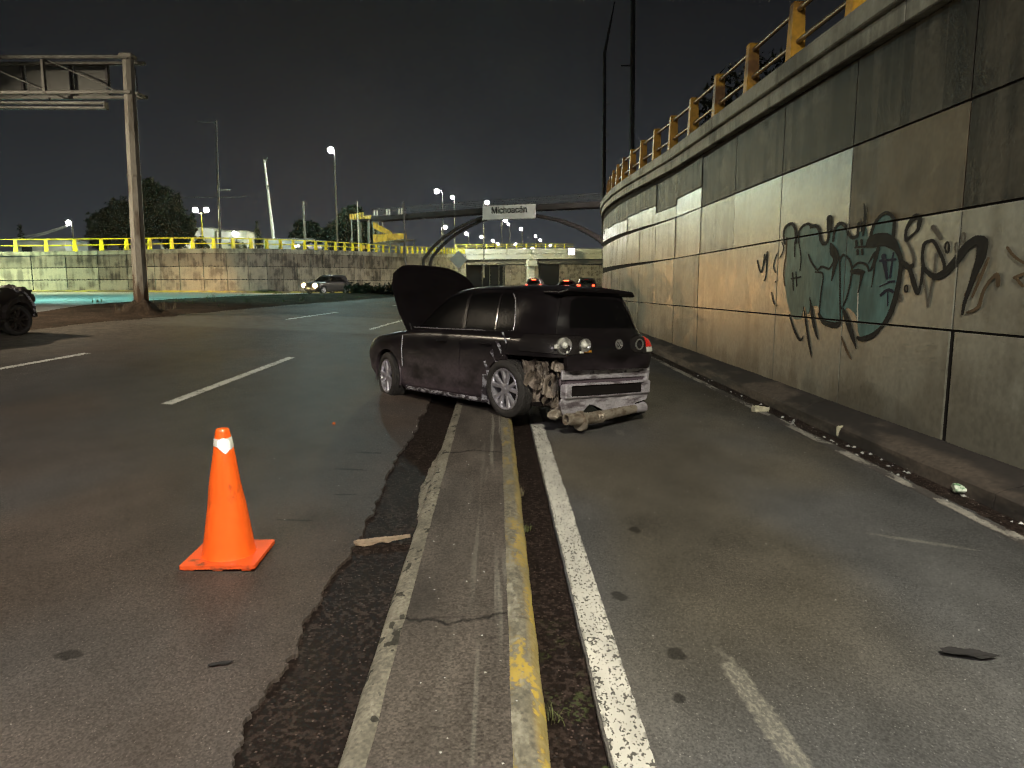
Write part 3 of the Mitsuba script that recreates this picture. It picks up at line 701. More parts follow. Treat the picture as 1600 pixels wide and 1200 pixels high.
GRAF = [('black',[(10.116,2.094,0.035),(10.183,2.244,0.035),(10.1,2.328,0.035),(9.948,2.35,0.035),(9.812,2.286,0.035),(9.742,2.093,0.035)]),('black',[(9.655,2.088,0.028),(9.671,2.212,0.028),(9.545,2.293,0.028),(9.409,2.31,0.028),(9.287,2.26,0.028)]),('black',[(9.302,2.261,0.037),(9.181,2.268,0.037),(9.058,2.203,0.037),(9.005,2.09,0.037),(8.906,2.033,0.037),(8.81,2.06,0.037),(8.787,2.185,0.037)]),('black',[(8.796,2.322,0.078),(8.775,2.194,0.078)]),('black',[(8.661,2.062,0.034),(8.634,2.185,0.034),(8.516,2.247,0.034),(8.38,2.205,0.034),(8.297,2.12,0.034),(8.184,2.064,0.034),(8.08,2.085,0.034),(8.071,2.21,0.034)]),('black',[(7.988,2.415,0.008),(7.939,2.27,0.034),(7.961,2.078,0.017)]),('black',[(8.033,2.26,0.008),(7.986,2.133,0.03)]),('black',[(7.797,2.054,0.033),(7.743,2.168,0.033),(7.644,2.242,0.033),(7.524,2.275,0.033),(7.39,2.228,0.033),(7.343,2.155,0.033),(7.347,2.028,0.033)]),('black',[(7.835,1.975,0.053),(7.714,2.008,0.127),(7.537,2.013,0.119),(7.381,1.974,0.103),(7.246,1.89,0.053),(7.167,1.758,0.041),(7.178,1.613,0.045),(7.23,1.416,0.053),(7.32,1.246,0.049),(7.49,1.104,0.025)]),('black',[(7.45,1.129,0.023),(7.656,1.015,0.051),(7.859,0.971,0.047),(7.936,0.989,0.02)]),('black',[(8.313,1.284,0.017),(8.143,1.095,0.065),(7.949,0.859,0.009)]),('black',[(8.358,1.283,0.022),(8.25,1.39,0.022),(8.176,1.577,0.022),(8.155,1.706,0.022),(8.242,1.833,0.022),(8.386,1.886,0.022),(8.468,1.796,0.022)]),('black',[(8.942,1.199,0.028),(8.743,1.094,0.061),(8.52,1.079,0.066),(8.35,1.13,0.038)]),('black',[(8.35,1.13,0.02),(8.401,1.386,0.02),(8.439,1.672,0.02),(8.478,1.872,0.02)]),('black',[(8.927,1.19,0.019),(8.906,1.455,0.019),(8.869,1.626,0.019),(8.915,1.692,0.019),(9.096,1.702,0.019)]),('black',[(9.22,1.387,0.015),(9.07,1.079,0.048),(8.914,0.883,0.01)]),('black',[(9.386,1.255,0.015),(9.203,0.881,0.034),(9.072,0.65,0.01)]),('black',[(9.845,1.148,0.016),(9.619,0.927,0.036),(9.456,0.836,0.031),(9.358,0.891,0.01)]),('black',[(9.788,2.11,0.018),(9.762,1.913,0.018)]),('black',[(9.637,2.07,0.015),(9.554,1.853,0.015),(9.574,1.725,0.015)]),('black',[(9.331,1.92,0.022),(9.191,1.798,0.022),(9.037,1.728,0.022),(8.925,1.766,0.022),(8.739,1.734,0.022),(8.665,1.771,0.022),(8.619,1.819,0.022)]),('black',[(8.726,2.026,0.023),(8.634,1.926,0.101),(8.566,1.866,0.082),(8.642,1.596,0.014)]),('black',[(8.14,1.743,0.021),(7.996,1.791,0.021),(7.858,1.77,0.021),(7.784,1.702,0.021)]),('black',[(8.173,1.699,0.03),(8.001,1.692,0.056),(7.871,1.685,0.017)]),('black',[(7.925,1.677,0.05),(7.948,1.578,0.021),(7.986,1.469,0.012)]),('pale',[(7.989,1.497,0.013),(7.981,1.324,0.013),(7.958,1.152,0.013)]),('black',[(7.795,1.781,0.012),(7.676,1.881,0.033),(7.675,1.717,0.02),(7.708,1.526,0.008)]),('black',[(7.624,1.922,0.04),(7.661,1.821,0.04),(7.749,1.701,0.016)]),('black',[(9.834,1.622,0.021),(9.542,1.643,0.021)]),('black',[(9.805,1.695,0.021),(9.772,1.573,0.021)]),('black',[(9.696,1.704,0.02),(9.645,1.53,0.02)]),('black',[(9.771,1.562,0.021),(9.748,1.474,0.021)]),('black',[(8.112,1.96,0.021),(7.783,1.956,0.021)]),('black',[(8.102,2.023,0.03),(8.089,1.981,0.03)]),('black',[(7.987,2.026,0.029),(7.974,1.986,0.029)]),('black',[(8.062,1.922,0.03),(8.049,1.886,0.03)]),('black',[(7.958,1.922,0.029),(7.946,1.886,0.029)]),('navy',[(7.574,1.798,0.02),(7.277,1.806,0.02)]),('navy',[(7.504,1.841,0.051),(7.409,1.621,0.028)]),('navy',[(7.323,1.868,0.015),(7.353,1.63,0.023)]),('navy',[(7.382,1.585,0.019),(7.266,1.59,0.019)]),('navy',[(7.504,1.45,0.028),(7.371,1.504,0.028),(7.284,1.487,0.028)]),('navy',[(7.377,1.479,0.012),(7.359,1.345,0.012)]),('navy',[(7.539,1.537,0.012),(7.365,1.58,0.012)]),('black',[(7.101,1.987,0.041),(7.125,2.06,0.026),(7.057,2.15,0.041),(6.967,2.195,0.048),(6.9,2.153,0.045),(6.913,2.08,0.03),(6.992,2.033,0.019),(7.106,1.983,0.034)]),('black',[(7.147,1.787,0.026),(7.045,1.724,0.045),(6.967,1.741,0.034)]),('grey',[(6.966,1.73,0.022),(6.956,1.785,0.022),(7.022,1.897,0.022),(7.099,1.971,0.022)]),('black',[(7.071,1.764,0.019),(6.987,1.676,0.041),(6.907,1.55,0.045),(6.847,1.478,0.03),(6.811,1.535,0.022),(6.792,1.673,0.026),(6.818,1.827,0.026)]),('black',[(6.817,1.82,0.025),(6.795,1.936,0.029),(6.685,1.957,0.025),(6.557,1.855,0.029),(6.465,1.728,0.025),(6.461,1.663,0.014)]),('black',[(6.812,1.819,0.021),(6.789,1.735,0.029),(6.698,1.665,0.036),(6.577,1.63,0.054),(6.468,1.658,0.061),(6.304,1.765,0.064),(6.162,1.888,0.064),(6.048,1.927,0.068),(5.975,1.9,0.079),(5.976,1.813,0.072),(6.039,1.659,0.046),(6.105,1.5,0.032),(6.149,1.387,0.025),(6.156,1.316,0.018)]),('grey',[(6.788,1.643,0.016),(6.713,1.49,0.016),(6.67,1.361,0.016),(6.648,1.491,0.016),(6.612,1.701,0.016),(6.615,1.835,0.016)]),('grey',[(6.688,2.077,0.035),(6.559,1.965,0.025)]),('black',[(6.416,1.883,0.015),(6.417,1.86,0.015),(6.425,1.844,0.015),(6.439,1.838,0.015),(6.454,1.845,0.015),(6.467,1.862,0.015),(6.475,1.886,0.015),(6.474,1.909,0.015),(6.465,1.925,0.015),(6.452,1.931,0.015),(6.436,1.924,0.015),(6.423,1.906,0.015),(6.416,1.883,0.015)]),('grey',[(6.209,1.957,0.013),(6.21,1.938,0.013),(6.217,1.924,0.013),(6.229,1.919,0.013),(6.242,1.925,0.013),(6.253,1.94,0.013),(6.259,1.96,0.013),(6.258,1.98,0.013),(6.251,1.993,0.013),(6.239,1.998,0.013),(6.226,1.992,0.013),(6.215,1.977,0.013),(6.209,1.957,0.013)]),('grey',[(6.282,1.877,0.013),(6.283,1.856,0.013),(6.291,1.841,0.013),(6.304,1.836,0.013),(6.319,1.842,0.013),(6.331,1.858,0.013),(6.338,1.88,0.013),(6.337,1.901,0.013),(6.329,1.916,0.013),(6.316,1.921,0.013),(6.301,1.915,0.013),(6.289,1.899,0.013),(6.282,1.877,0.013)]),('black',[(7.02,1.52,0.015),(7.022,1.504,0.015),(7.03,1.492,0.015),(7.042,1.488,0.015),(7.056,1.492,0.015),(7.067,1.504,0.015),(7.073,1.52,0.015),(7.071,1.536,0.015),(7.063,1.547,0.015),(7.051,1.552,0.015),(7.037,1.548,0.015),(7.026,1.536,0.015),(7.02,1.52,0.015)]),('grey',[(7.123,1.431,0.015),(7.124,1.414,0.015),(7.132,1.4,0.015),(7.145,1.395,0.015),(7.159,1.4,0.015),(7.171,1.412,0.015),(7.177,1.43,0.015),(7.176,1.448,0.015),(7.168,1.462,0.015),(7.155,1.467,0.015),(7.141,1.462,0.015),(7.129,1.449,0.015),(7.123,1.431,0.015)]),('brown',[(5.889,1.777,0.015),(5.965,1.624,0.022),(6.05,1.466,0.015)]),('brown',[(6.14,1.478,0.023),(6.0,1.651,0.023)]),('brown',[(6.104,1.332,0.016),(5.954,1.393,0.026),(5.921,1.503,0.022),(5.848,1.597,0.022),(5.775,1.643,0.032),(5.748,1.558,0.026)]),('brown',[(5.678,1.851,0.018),(5.595,1.781,0.018),(5.48,1.728,0.018)]),('brown',[(5.567,1.62,0.023),(5.477,1.647,0.023)]),('brown',[(5.544,1.61,0.02),(5.474,1.56,0.02)]),('black',[(11.163,1.895,0.023),(10.976,1.718,0.023),(10.872,1.973,0.023),(10.892,1.815,0.023),(10.762,2.01,0.023),(10.77,1.716,0.023),(10.842,1.595,0.023)]),('black',[(10.373,1.979,0.019),(10.494,1.807,0.019),(10.399,1.712,0.019)]),('black',[(10.283,1.907,0.019),(10.155,2.028,0.019),(10.238,2.118,0.019)]),('black',[(10.412,1.571,0.016),(10.34,1.595,0.016)]),('black',[(10.521,1.428,0.019),(10.425,1.288,0.019),(10.306,1.245,0.019)]),('brown',[(10.068,2.17,0.021),(10.063,1.956,0.021),(10.115,1.732,0.021),(10.052,1.527,0.021)]),('brown',[(8.316,0.969,0.009),(8.175,0.828,0.031),(8.043,0.729,0.009)])]

# drawn shapes on the panels, in wall coordinates (distance along, height)
KX = 0.62


def ribbon(pts):
    """A stroke whose width changes along a smoothed path, as a polygon."""
    P_ = np.array(pts, float) * [KX, 1, 1]
    t = np.arange(len(P_))
    if len(P_) > 2:
        f = PchipInterpolator(t, P_)
        P_ = f(np.linspace(0, len(P_) - 1, 7 * (len(P_) - 1) + 1))
    g = shapely.union_all([shapely.union(Point(*a[:2]).buffer(max(a[2] * 1.12, 0.006) / 2, 5), Point(*b[:2]).buffer(max(b[2] * 1.12, 0.006) / 2, 5)).convex_hull for a, b in zip(P_[:-1], P_[1:])])
    return shapely.affinity.scale(g, 1 / KX, 1, origin=(0, 0))


joint_strips = shapely.union_all([sbox(j - 0.012, -1, j + 0.012, 6) for j in js] + [sbox(6.26, -1, 6.34, 1.17)] +
                                 [LineString([(s, z + tilt(s)) for s in np.arange(-2, 16, 1)]).buffer(0.011) for _, z in rows[:3]])


def spray(name, g, mat, x, depth):
    g = shapely.difference(g, joint_strips).simplify(0.002)
    m = prism(g, 0, depth, 'x')
    m.vertices[:, 0] += x
    return obj(name, m, mat, RWALL)


fp = Polygon(np.array(PchipInterpolator(np.arange(len(GRAF_FILL[0]) + 1), np.array(GRAF_FILL[0] + GRAF_FILL[0][:1]))(np.linspace(0, len(GRAF_FILL[0]), 4 * len(GRAF_FILL[0]))))).buffer(0)
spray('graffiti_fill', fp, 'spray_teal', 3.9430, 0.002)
for col in ('grey', 'brown', 'pale', 'navy', 'black'):
    g = shapely.union_all([ribbon(p) for c, p in GRAF if c == col])
    spray('graffiti_stroke', g, 'spray_' + col, 3.9400 - 0.0006 * ['grey', 'brown', 'pale', 'navy', 'black'].index(col), 0.0018)

# railing on the right wall
RR = thing('railing', 'ochre railing with stout tapered posts on top of the right wall', 'railing')


def taper_post(base, d, n_, w, dep, h, top=0.72):
    v = []
    for z, k in ((0, 1), (h * 0.97, top), (h, top * 0.9)):
        for a, b in ((-1, -1), (1, -1), (1, 1), (-1, 1)):
            v.append([base[0] + d[0] * a * w / 2 * k + n_[0] * b * dep / 2 * k, base[1] + d[1] * a * w / 2 * k + n_[1] * b * dep / 2 * k, base[2] + z])
    return trimesh.convex.convex_hull(np.array(v))


s = 5.3
prev = None
while s < 60:
    p, d, n_ = rw(s)
    b0 = p - n_ * 0.20
    z0 = 4.42 + rtop(s)
    obj('post', taper_post((b0[0], b0[1], z0), d, n_, 0.20, 0.22, 0.95), 'rail_ochre', RR)
    if prev is not None:
        for h in (0.42, 0.84):
            obj('rail', tube([(prev[0], prev[1], prev[2] + h), (b0[0], b0[1], z0 + h)], 0.035, 8), 'rail_steel', RR, 50)
    prev = (b0[0], b0[1], z0)
    s += 1.78

# ------------------------------------------------------------------ cars
# one row per height: z, rear x, front x, half width, exponent of the plan outline
HATCH = [(.17, -1.86, 1.90, .74, 5), (.20, -1.93, 1.97, .81, 5), (.28, -1.985, 2.05, .855, 5), (.40, -2.01, 2.09, .868, 6.4), (.52, -2.015, 2.10, .874, 7), (.60, -2.02, 2.095, .878, 7.4), (.68, -2.035, 2.06, .880, 7.6),
         (.76, -2.045, 1.99, .879, 7.6), (.83, -2.045, 1.86, .874, 7.4), (.885, -2.03, 1.58, .866, 7.0), (.93, -2.01, 1.26, .852, 6.2), (.965, -1.995, 1.06, .825, 4.9), (.99, -1.982, .97, .805, 4.8), (1.06, -1.95, .86, .775, 4.6), (1.17, -1.905, .71, .738, 4.6),
         (1.28, -1.855, .55, .696, 4.6), (1.38, -1.80, .39, .650, 4.6), (1.44, -1.755, .27, .605, 4.6), (1.472, -1.70, .17, .555, 4.4), (1.496, -1.58, .06, .475, 4.0), (1.512, -1.38, -.05, .37, 3.6), (1.522, -1.05, -.20, .22, 3.0), (1.526, -.66, -.52, .04, 2.4)]
SEDAN = [(.17, -2.1, 2.0, .72, 5), (.22, -2.22, 2.12, .80, 5), (.40, -2.28, 2.2, .85, 5), (.58, -2.29, 2.2, .86, 5.2), (.70, -2.29, 2.12, .86, 5.4), (.80, -2.26, 1.95, .855, 5.4), (.87, -2.18, 1.65, .845, 5), (.92, -2.0, 1.3, .825, 4.6),
         (.96, -1.72, 1.05, .79, 4.3), (1.06, -1.55, .86, .75, 4.2), (1.2, -1.33, .60, .69, 4.1), (1.32, -1.12, .33, .62, 4), (1.38, -.98, .15, .54, 3.8), (1.41, -.80, 0, .42, 3.2), (1.425, -.5, -.2, .2, 2.6)]


def loft(levels, inset=0.0, n=120, sub=3):
    L = np.array(levels, float)
    u = np.linspace(0, len(L) - 1, (len(L) - 1) * sub + 1)
    L = PchipInterpolator(np.arange(len(L)), L)(u)
    V = []
    zt = levels[-1][0]
    for z, xr, xf, w, p in L:
        a = np.linspace(0, 2 * PI, 720, endpoint=False)
        cx, hx = (xr + xf) / 2, max((xf - xr) / 2 - inset, 0.02)
        hy = max(w - inset, 0.015)
        X = cx + hx * np.sign(np.cos(a)) * np.abs(np.cos(a)) ** (2 / p)
        Y = hy * np.sign(np.sin(a)) * np.abs(np.sin(a)) ** (2 / p)
        s = np.concatenate([[0], np.cumsum(np.hypot(np.diff(np.append(X, X[0])), np.diff(np.append(Y, Y[0]))))])
        q = np.linspace(0, s[-1], n, endpoint=False)
        V.append(np.stack([np.interp(q, s, np.append(X, X[0])), np.interp(q, s, np.append(Y, Y[0])), np.full(n, z if z < zt - 0.3 else z - inset * (1 - (zt - z) / 0.3))], 1))
    m = len(V)
    V = np.vstack(V + [[[L[0, 1] / 2 + L[0, 2] / 2, 0, V[0][0, 2]]], [[L[-1, 1] / 2 + L[-1, 2] / 2, 0, V[-1][0, 2] + 0.0005]]])
    F = []
    j = np.arange(n)
    k = (j + 1) % n
    for i in range(m - 1):
        F += [np.stack([i * n + j, i * n + k, i * n + n + k], 1), np.stack([i * n + j, i * n + n + k, i * n + n + j], 1)]
    F += [np.stack([np.full(n, m * n), k, j], 1), np.stack([np.full(n, m * n + 1), (m - 1) * n + j, (m - 1) * n + k], 1)]
    return man(trimesh.Trimesh(V, np.vstack(F), process=False))


def mprism(pts, h0, h1, axis, buf=0.0):
    g = Polygon(pts) if not hasattr(pts, 'buffer') else pts
    if buf:
        g = g.buffer(buf, join_style=2)
    return man(prism(g, h0, h1, axis))


def mcyl(x, z, r, y0, y1, n=48):
    return man(prism(Point(x, z).buffer(r, n // 4), y0, y1, 'y'))


def mbox(x0, x1, y0, y1, z0, z1):
    return man(box(((x0 + x1) / 2, (y0 + y1) / 2, (z0 + z1) / 2), (x1 - x0, y1 - y0, z1 - z0)))


def place(m, M):
    m = m.copy() if isinstance(m, trimesh.Trimesh) else tm(m)
    m.apply_transform(M)
    return m


def xform(x, y, z, yaw, pitch=0.0, roll=0.0):
    R = trimesh.transformations
    return R.translation_matrix([x, y, z]) @ R.rotation_matrix(yaw, [0, 0, 1]) @ R.rotation_matrix(pitch, [0, 1, 0]) @ R.rotation_matrix(roll, [1, 0, 0])


def wheel_parts(R=0.318, W=0.215, rim=0.228, spokes=5, split=True):
    """Tyre, rim, spokes and hub around the y axis, outer face towards +y."""
    h = W / 2
    tyre = [(rim, -h * .80), (rim + .02, -h * .98), (R - .045, -h), (R - .012, -h * .86)]
    for g in (-.55, -.18, .18, .55):
        tyre += [(R, h * (g - .15)), (R, h * (g - .045)), (R - .009, h * (g - .035)), (R - .009, h * (g + .035)), (R, h * (g + .045)), (R, h * (g + .15))]
    tyre += [(R - .012, h * .86), (R - .045, h), (rim + .02, h * .98), (rim, h * .80), (rim - .004, h * .5), (rim - .004, -h * .5), (rim, -h * .80)]
    barrel = [(rim - .004, -h * .85), (rim + .002, h * .80), (rim - .006, h * .88), (rim - .022, h * .84), (rim - .030, h * .60), (rim - .034, h * .2), (rim - .034, -h * .85), (rim - .004, -h * .85)]
    disc = [(0, -.01), (.135, -.01), (.135, .005), (0, .005)]
    to_y = np.array([[1, 0, 0, 0], [0, 0, 1, 0], [0, -1, 0, 0], [0, 0, 0, 1.0]])
    out = {}
    for name, pr, n in (('tyre', tyre, 56), ('rim', barrel, 56), ('brake_disc', disc, 36)):
        m = revolve(pr, n)
        m.apply_transform(to_y)
        if m.volume < 0:
            m.invert()
        out[name] = m
    sp = []
    for k in range(spokes):
        for dlt in ((-.17, .17) if split else (0,)):
            a = 2 * PI * k / spokes + 0.3
            b = a + dlt
            p0 = np.array([.045 * math.cos(a + dlt * .6), h * .66, .045 * math.sin(a + dlt * .6)])
            p1 = np.array([(rim - .02) * math.cos(b + dlt * .5), h * .78, (rim - .02) * math.sin(b + dlt * .5)])
            d = p1 - p0
            d /= np.linalg.norm(d)
            t = np.cross([0, 1, 0], d)
            pts = []
            for q, wd in ((p0, .020), (p1, .029 if split else .035)):
                for e, yo in ((1.0, -.018), (.62, .008)):
                    pts += [q + t * wd * e + [0, yo, 0], q - t * wd * e + [0, yo, 0]]
            sp.append(trimesh.convex.convex_hull(np.array(pts)))
    hub = revolve([(0, h * .55), (.062, h * .55), (.066, h * .72), (.050, h * .80), (.028, h * .80), (.024, h * .86), (0, h * .87)], 28)
    hub.apply_transform(to_y)
    out['spokes'] = cat(sp)
    out['hub'] = hub
    return out


WH = wheel_parts()


def add_wheel(parent, M, x, y, z=0.318, steer=0.0, camber=0.0, spin=0.0, mats=('rubber', 'alloy', 'dark_steel')):
    R = trimesh.transformations
    flip = PI if y < 0 else 0.0
    W = M @ R.translation_matrix([x, y, z]) @ R.rotation_matrix(steer + flip, [0, 0, 1]) @ R.rotation_matrix(camber, [1, 0, 0]) @ R.rotation_matrix(spin, [0, 1, 0])
    w = key_for('wheel', parent)
    for nm, mt, sm in (('tyre', mats[0], 40), ('rim', mats[1], 40), ('brake_disc', mats[2], 40), ('spokes', mats[1], False), ('hub', mats[1], 40)):
        obj(nm, place(WH[nm], W), mt, w, sm)


def crumple(m, amp, freq, seed=0, length=0.04):
    m = m if isinstance(m, trimesh.Trimesh) else tm(m)
    q = man(m).refine_to_length(length)
    m = tm(q)
    v = m.vertices
    n = np.stack([meshkit.fbm(v * freq + 31 * k, 3, seed + k) - 0.5 for k in range(3)], 1)
    r = np.abs(meshkit.noise(v * freq * 1.7 + 9, seed + 7) - 0.5)
    m.vertices = v + 2 * amp * n + (amp * 1.2 * r)[:, None] * n
    return m


# ---- the wrecked hatchback across the median
CAR = thing('car', 'wrecked black hatchback with raised hood and torn off rear bumper across the median', 'car')
CM = xform(-0.020, 9.43, -0.008, math.radians(127.53), math.radians(1.5), math.radians(2.6))


def part(name, m, mat, smooth=30, parent=None, label=None):
    k = obj(name, place(m, CM), mat, parent or CAR, smooth)
    if label:
        labels[k] = {'label': label}
    return k


B0 = loft(HATCH)
inner = loft(HATCH, 0.045) - mbox(-3, 3, -2, 2, -1, 0.26)
B0 = B0 - mcyl(1.289, .318, .372, .52, 1.2) - mcyl(1.289, .318, .372, -1.2, -.52) - mcyl(-1.289, .318, .372, .52, 1.2) - mcyl(-1.289, .318, .372, -1.2, -.52)
shell = B0 - inner
fdoor = [(.84, .98), (.88, .86), (.86, .60), (.80, .24), (-.40, .235), (-.445, .6), (-.445, .95), (-.40, 1.10), (-.30, 1.466), (.08, 1.44), (.38, 1.29), (.62, 1.13)]
rdoor = [(-.412, .235), (-.86, .235), (-.925, .42), (-1.06, .62), (-1.27, .735), (-1.40, .98), (-1.36, 1.18), (-1.20, 1.41), (-1.05, 1.455), (-.312, 1.470), (-.410, 1.10), (-.457, .95), (-.457, .6)]
fwin = [(.70, 1.00), (.565, 1.105), (.34, 1.275), (.09, 1.400), (-.275, 1.425), (-.355, 1.10), (-.385, 1.00)]
rwin = [(-.445, 1.00), (-.415, 1.10), (-.335, 1.426), (-.90, 1.418), (-1.005, 1.00)]
qwin = [(-1.030, 1.00), (-.930, 1.416), (-1.13, 1.40), (-1.20, 1.34), (-1.315, 1.10), (-1.325, 1.00)]
hatch_yz = [(-.60, .60), (.60, .60), (.66, .80), (.655, .97), (.565, 1.19), (.47, 1.395), (-.47, 1.395), (-.565, 1.19), (-.655, .97), (-.66, .80)]
rwin_yz = [(-.50, 1.045), (.50, 1.045), (.462, 1.19), (.395, 1.330), (.30, 1.36), (-.30, 1.36), (-.395, 1.330), (-.462, 1.19)]
hood_xy = [(.93, -.72), (1.2, -.75), (1.6, -.72), (1.82, -.62), (1.98, -.40), (2.04, -.2), (2.06, 0), (2.04, .2), (1.98, .40), (1.82, .62), (1.6, .72), (1.2, .75), (.93, .72)]
wind_yz = [(-.74, .985), (.74, .985), (.68, 1.20), (.54, 1.425), (-.54, 1.425), (-.68, 1.20)]
hood_pr = mprism(hood_xy, .66, 1.3, 'z')
front_keep = mbox(.88, 2.4, -1, 1, .60, 1.02)
bodyM = shell
for w_, side in ((fwin, 1), (rwin, 1), (qwin, 1), (fwin, -1), (rwin, -1), (qwin, -1)):
    bodyM = bodyM - (mprism(w_, .3, 1.2, 'y') if side > 0 else mprism(w_, -1.2, -.3, 'y'))
doorsM = {}
for nm, pl in (('f', fdoor), ('r', rdoor)):
    for side in (1, -1):
        y0, y1 = (.42, 1.2) if side > 0 else (-1.2, -.42)
        doorsM[nm, side] = bodyM ^ mprism(Polygon(pl).buffer(-0.004), y0, y1, 'y')
for nm, pl in (('f', fdoor), ('r', rdoor)):
    for side in (1, -1):
        y0, y1 = (.42, 1.2) if side > 0 else (-1.2, -.42)
        bodyM = bodyM - mprism(pl, y0, y1, 'y')
hatchM = (bodyM ^ mprism(Polygon(hatch_yz).buffer(-0.004), -2.3, -1.55, 'x')) - mprism(rwin_yz, -2.3, -1.3, 'x')
bodyM = bodyM - mprism(hatch_yz, -2.3, -1.55, 'x') - mprism(wind_yz, .0, 1.3, 'x')
hoodM = bodyM ^ (hood_pr ^ front_keep)
bodyM = bodyM - (mprism(Polygon(hood_xy).buffer(0.005), .66, 1.3, 'z') ^ front_keep)
# what the crash tore away: the whole rear bumper and the left rear corner
bodyM = bodyM - mbox(-2.4, -1.70, -1.2, 1.2, .0, .60) - mbox(-2.4, -1.30, .40, 1.2, .0, .745) - mbox(-2.4, -1.62, -1.2, 1.2, 0, .30)
# lamps sit in their own recesses
lampL = [(.50, .775), (.665, .77), (.90, .80), (.90, .965), (.70, .975), (.50, .965)]
lampLh = [(.495, .78), (.495, .965), (.42, .962), (.33, .93), (.285, .87), (.30, .82), (.36, .785)]
mir = lambda pl: [(-a, b) for a, b in pl]
skin = loft(HATCH, -0.004) - loft(HATCH, 0.02)
lampsM = {}
for nm, pl, h0, h1 in (('bl', lampL, -2.3, -1.52), ('hl', lampLh, -2.3, -1.6), ('br', mir(lampL), -2.3, -1.62), ('hr', mir(lampLh), -2.3, -1.6)):
    lampsM[nm] = skin ^ mprism(pl, h0, h1, 'x')
    bodyM = bodyM - mprism(Polygon(pl).buffer(.004), h0, h1, 'x')
    hatchM = hatchM - mprism(Polygon(pl).buffer(.004), h0, h1, 'x')
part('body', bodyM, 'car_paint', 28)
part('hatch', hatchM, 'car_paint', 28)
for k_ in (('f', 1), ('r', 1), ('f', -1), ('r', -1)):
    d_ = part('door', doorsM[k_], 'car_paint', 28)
    if k_[1] > 0:
        x0 = -.16 if k_[0] == 'f' else -1.05
        hx = [man(trimesh.creation.icosphere(2, .011)).translate([x0 + t * .19, .885 + .022 * math.sin(PI * t), .845 + .006 * t]) for t in np.linspace(0, 1, 6)]
        hm = manifold3d.Manifold.batch_hull(hx[:3]) + manifold3d.Manifold.batch_hull(hx[2:4]) + manifold3d.Manifold.batch_hull(hx[3:])
        part('handle', hm, 'car_paint', 40, d_)
glassM = loft(HATCH, 0.006) - loft(HATCH, 0.014)
for w_, side in ((fwin, 1), (rwin, 1), (qwin, 1), (fwin, -1), (rwin, -1), (qwin, -1)):
    part('window', glassM ^ (mprism(Polygon(w_).buffer(.006), .3, 1.2, 'y') if side > 0 else mprism(Polygon(w_).buffer(.006), -1.2, -.3, 'y')), 'tinted_glass', 40)
part('rear_window', glassM ^ mprism(Polygon(rwin_yz).buffer(.006), -2.3, -1.3, 'x'), 'tinted_glass', 40)
part('windshield', glassM ^ mprism(Polygon(wind_yz).buffer(.006), .0, 1.3, 'x'), 'tinted_glass', 40)
# bright trims that catch the lamps: window sill moulding and pillar edges
part('window_trim', cat([tube([(.70, .800, .994), (.2, .810, .992), (-.3, .808, .991), (-.9, .798, .992), (-1.32, .782, .998)], .0050, 6), tube([(-1.325, .785, 1.00), (-1.32, .758, 1.10), (-1.205, .665, 1.345), (-1.13, .634, 1.405)], .0045, 6)]), 'alloy', 40)
part('door_edge', tube([(.872, .868, .88), (.868, .885, .70), (.852, .882, .48)], .006, 6), 'alloy', 40)
# spoiler
spo = manifold3d.Manifold.batch_hull([man(trimesh.creation.icosphere(2, r)).translate([x, y, z]) for x, y, z, r in
      [(-1.48, .51, 1.462, .012), (-1.48, -.51, 1.462, .012), (-1.85, .49, 1.438, .016), (-1.85, -.49, 1.438, .016), (-1.80, .57, 1.412, .020), (-1.80, -.57, 1.412, .020), (-1.52, 0, 1.492, .012), (-1.865, 0, 1.466, .016), (-1.6, .575, 1.420, .016), (-1.6, -.575, 1.420, .016)]])
part('spoiler', spo, 'car_paint', 35)
part('aerial', tube([(-1.36, 0, 1.505), (-1.45, 0, 1.53), (-1.52, 0, 1.545)], [.016, .010, .004], 8), 'black_plastic', 40)
# open hood, turned up about its rear edge
R_ = trimesh.transformations
HA = math.radians(-62)
HM = R_.translation_matrix([1.0, 0, 1.0]) @ R_.rotation_matrix(HA, [0, 1, 0]) @ np.diag([1.06, 1, 1, 1]) @ R_.translation_matrix([-0.97, 0, -0.985])
hk = part('hood', place(hoodM, HM), 'car_paint', 28)
liner = place(prism(Polygon(hood_xy).buffer(-.07), .0, .025, 'z'), R_.translation_matrix([0, 0, 0]))
lv = liner.vertices
lv[:, 2] += np.interp(lv[:, 0], [.93, 1.3, 1.6, 1.9, 2.1], [.915, .87, .815, .75, .66])
liner.vertices = lv
part('hood_liner', place(liner, HM), 'hood_underside', 30, hk)
part('hood_hinge', cat([beam((1.0, y, .93), (1.05, y, 1.03), .02, .04) for y in (.66,)]), 'dark_steel', False)
# engine bay and floor
part('engine_bay', cat([box((1.45, 0, .62), (.95, 1.24, .25), 0, .02), box((1.45, .15, .78), (.55, .6, .14), 0, .03), box((1.3, -.42, .78), (.28, .22, .18), 0, .02), tube([(1.1, .35, .82), (1.4, .45, .86), (1.8, .3, .80)], .035, 8)]), 'underbody', 30)
part('floor', cat([box((0, 0, .235), (3.5, 1.48, .05), 0, .01), box((.0, .30, .50), (.9, .5, .12), 0, .05), box((-.28, .34, .85), (.16, .5, .66), 0, .06), box((.0, -.36, .50), (.9, .5, .12), 0, .05), box((-.28, -.36, .85), (.16, .5, .66), 0, .06), box((-1.05, 0, .80), (.18, 1.2, .6), 0, .06)]), 'underbody', 30)
for x, y0 in ((1.289, .46), (1.289, -.82), (-1.289, -.82)):
    part('wheel_housing', prism(Point(x, .318).buffer(.40, 12).difference(Point(x, .318).buffer(.376, 12)).intersection(sbox(x - .5, .30, x + .5, .8)), y0, y0 + .36, 'y'), 'underbody', 30)
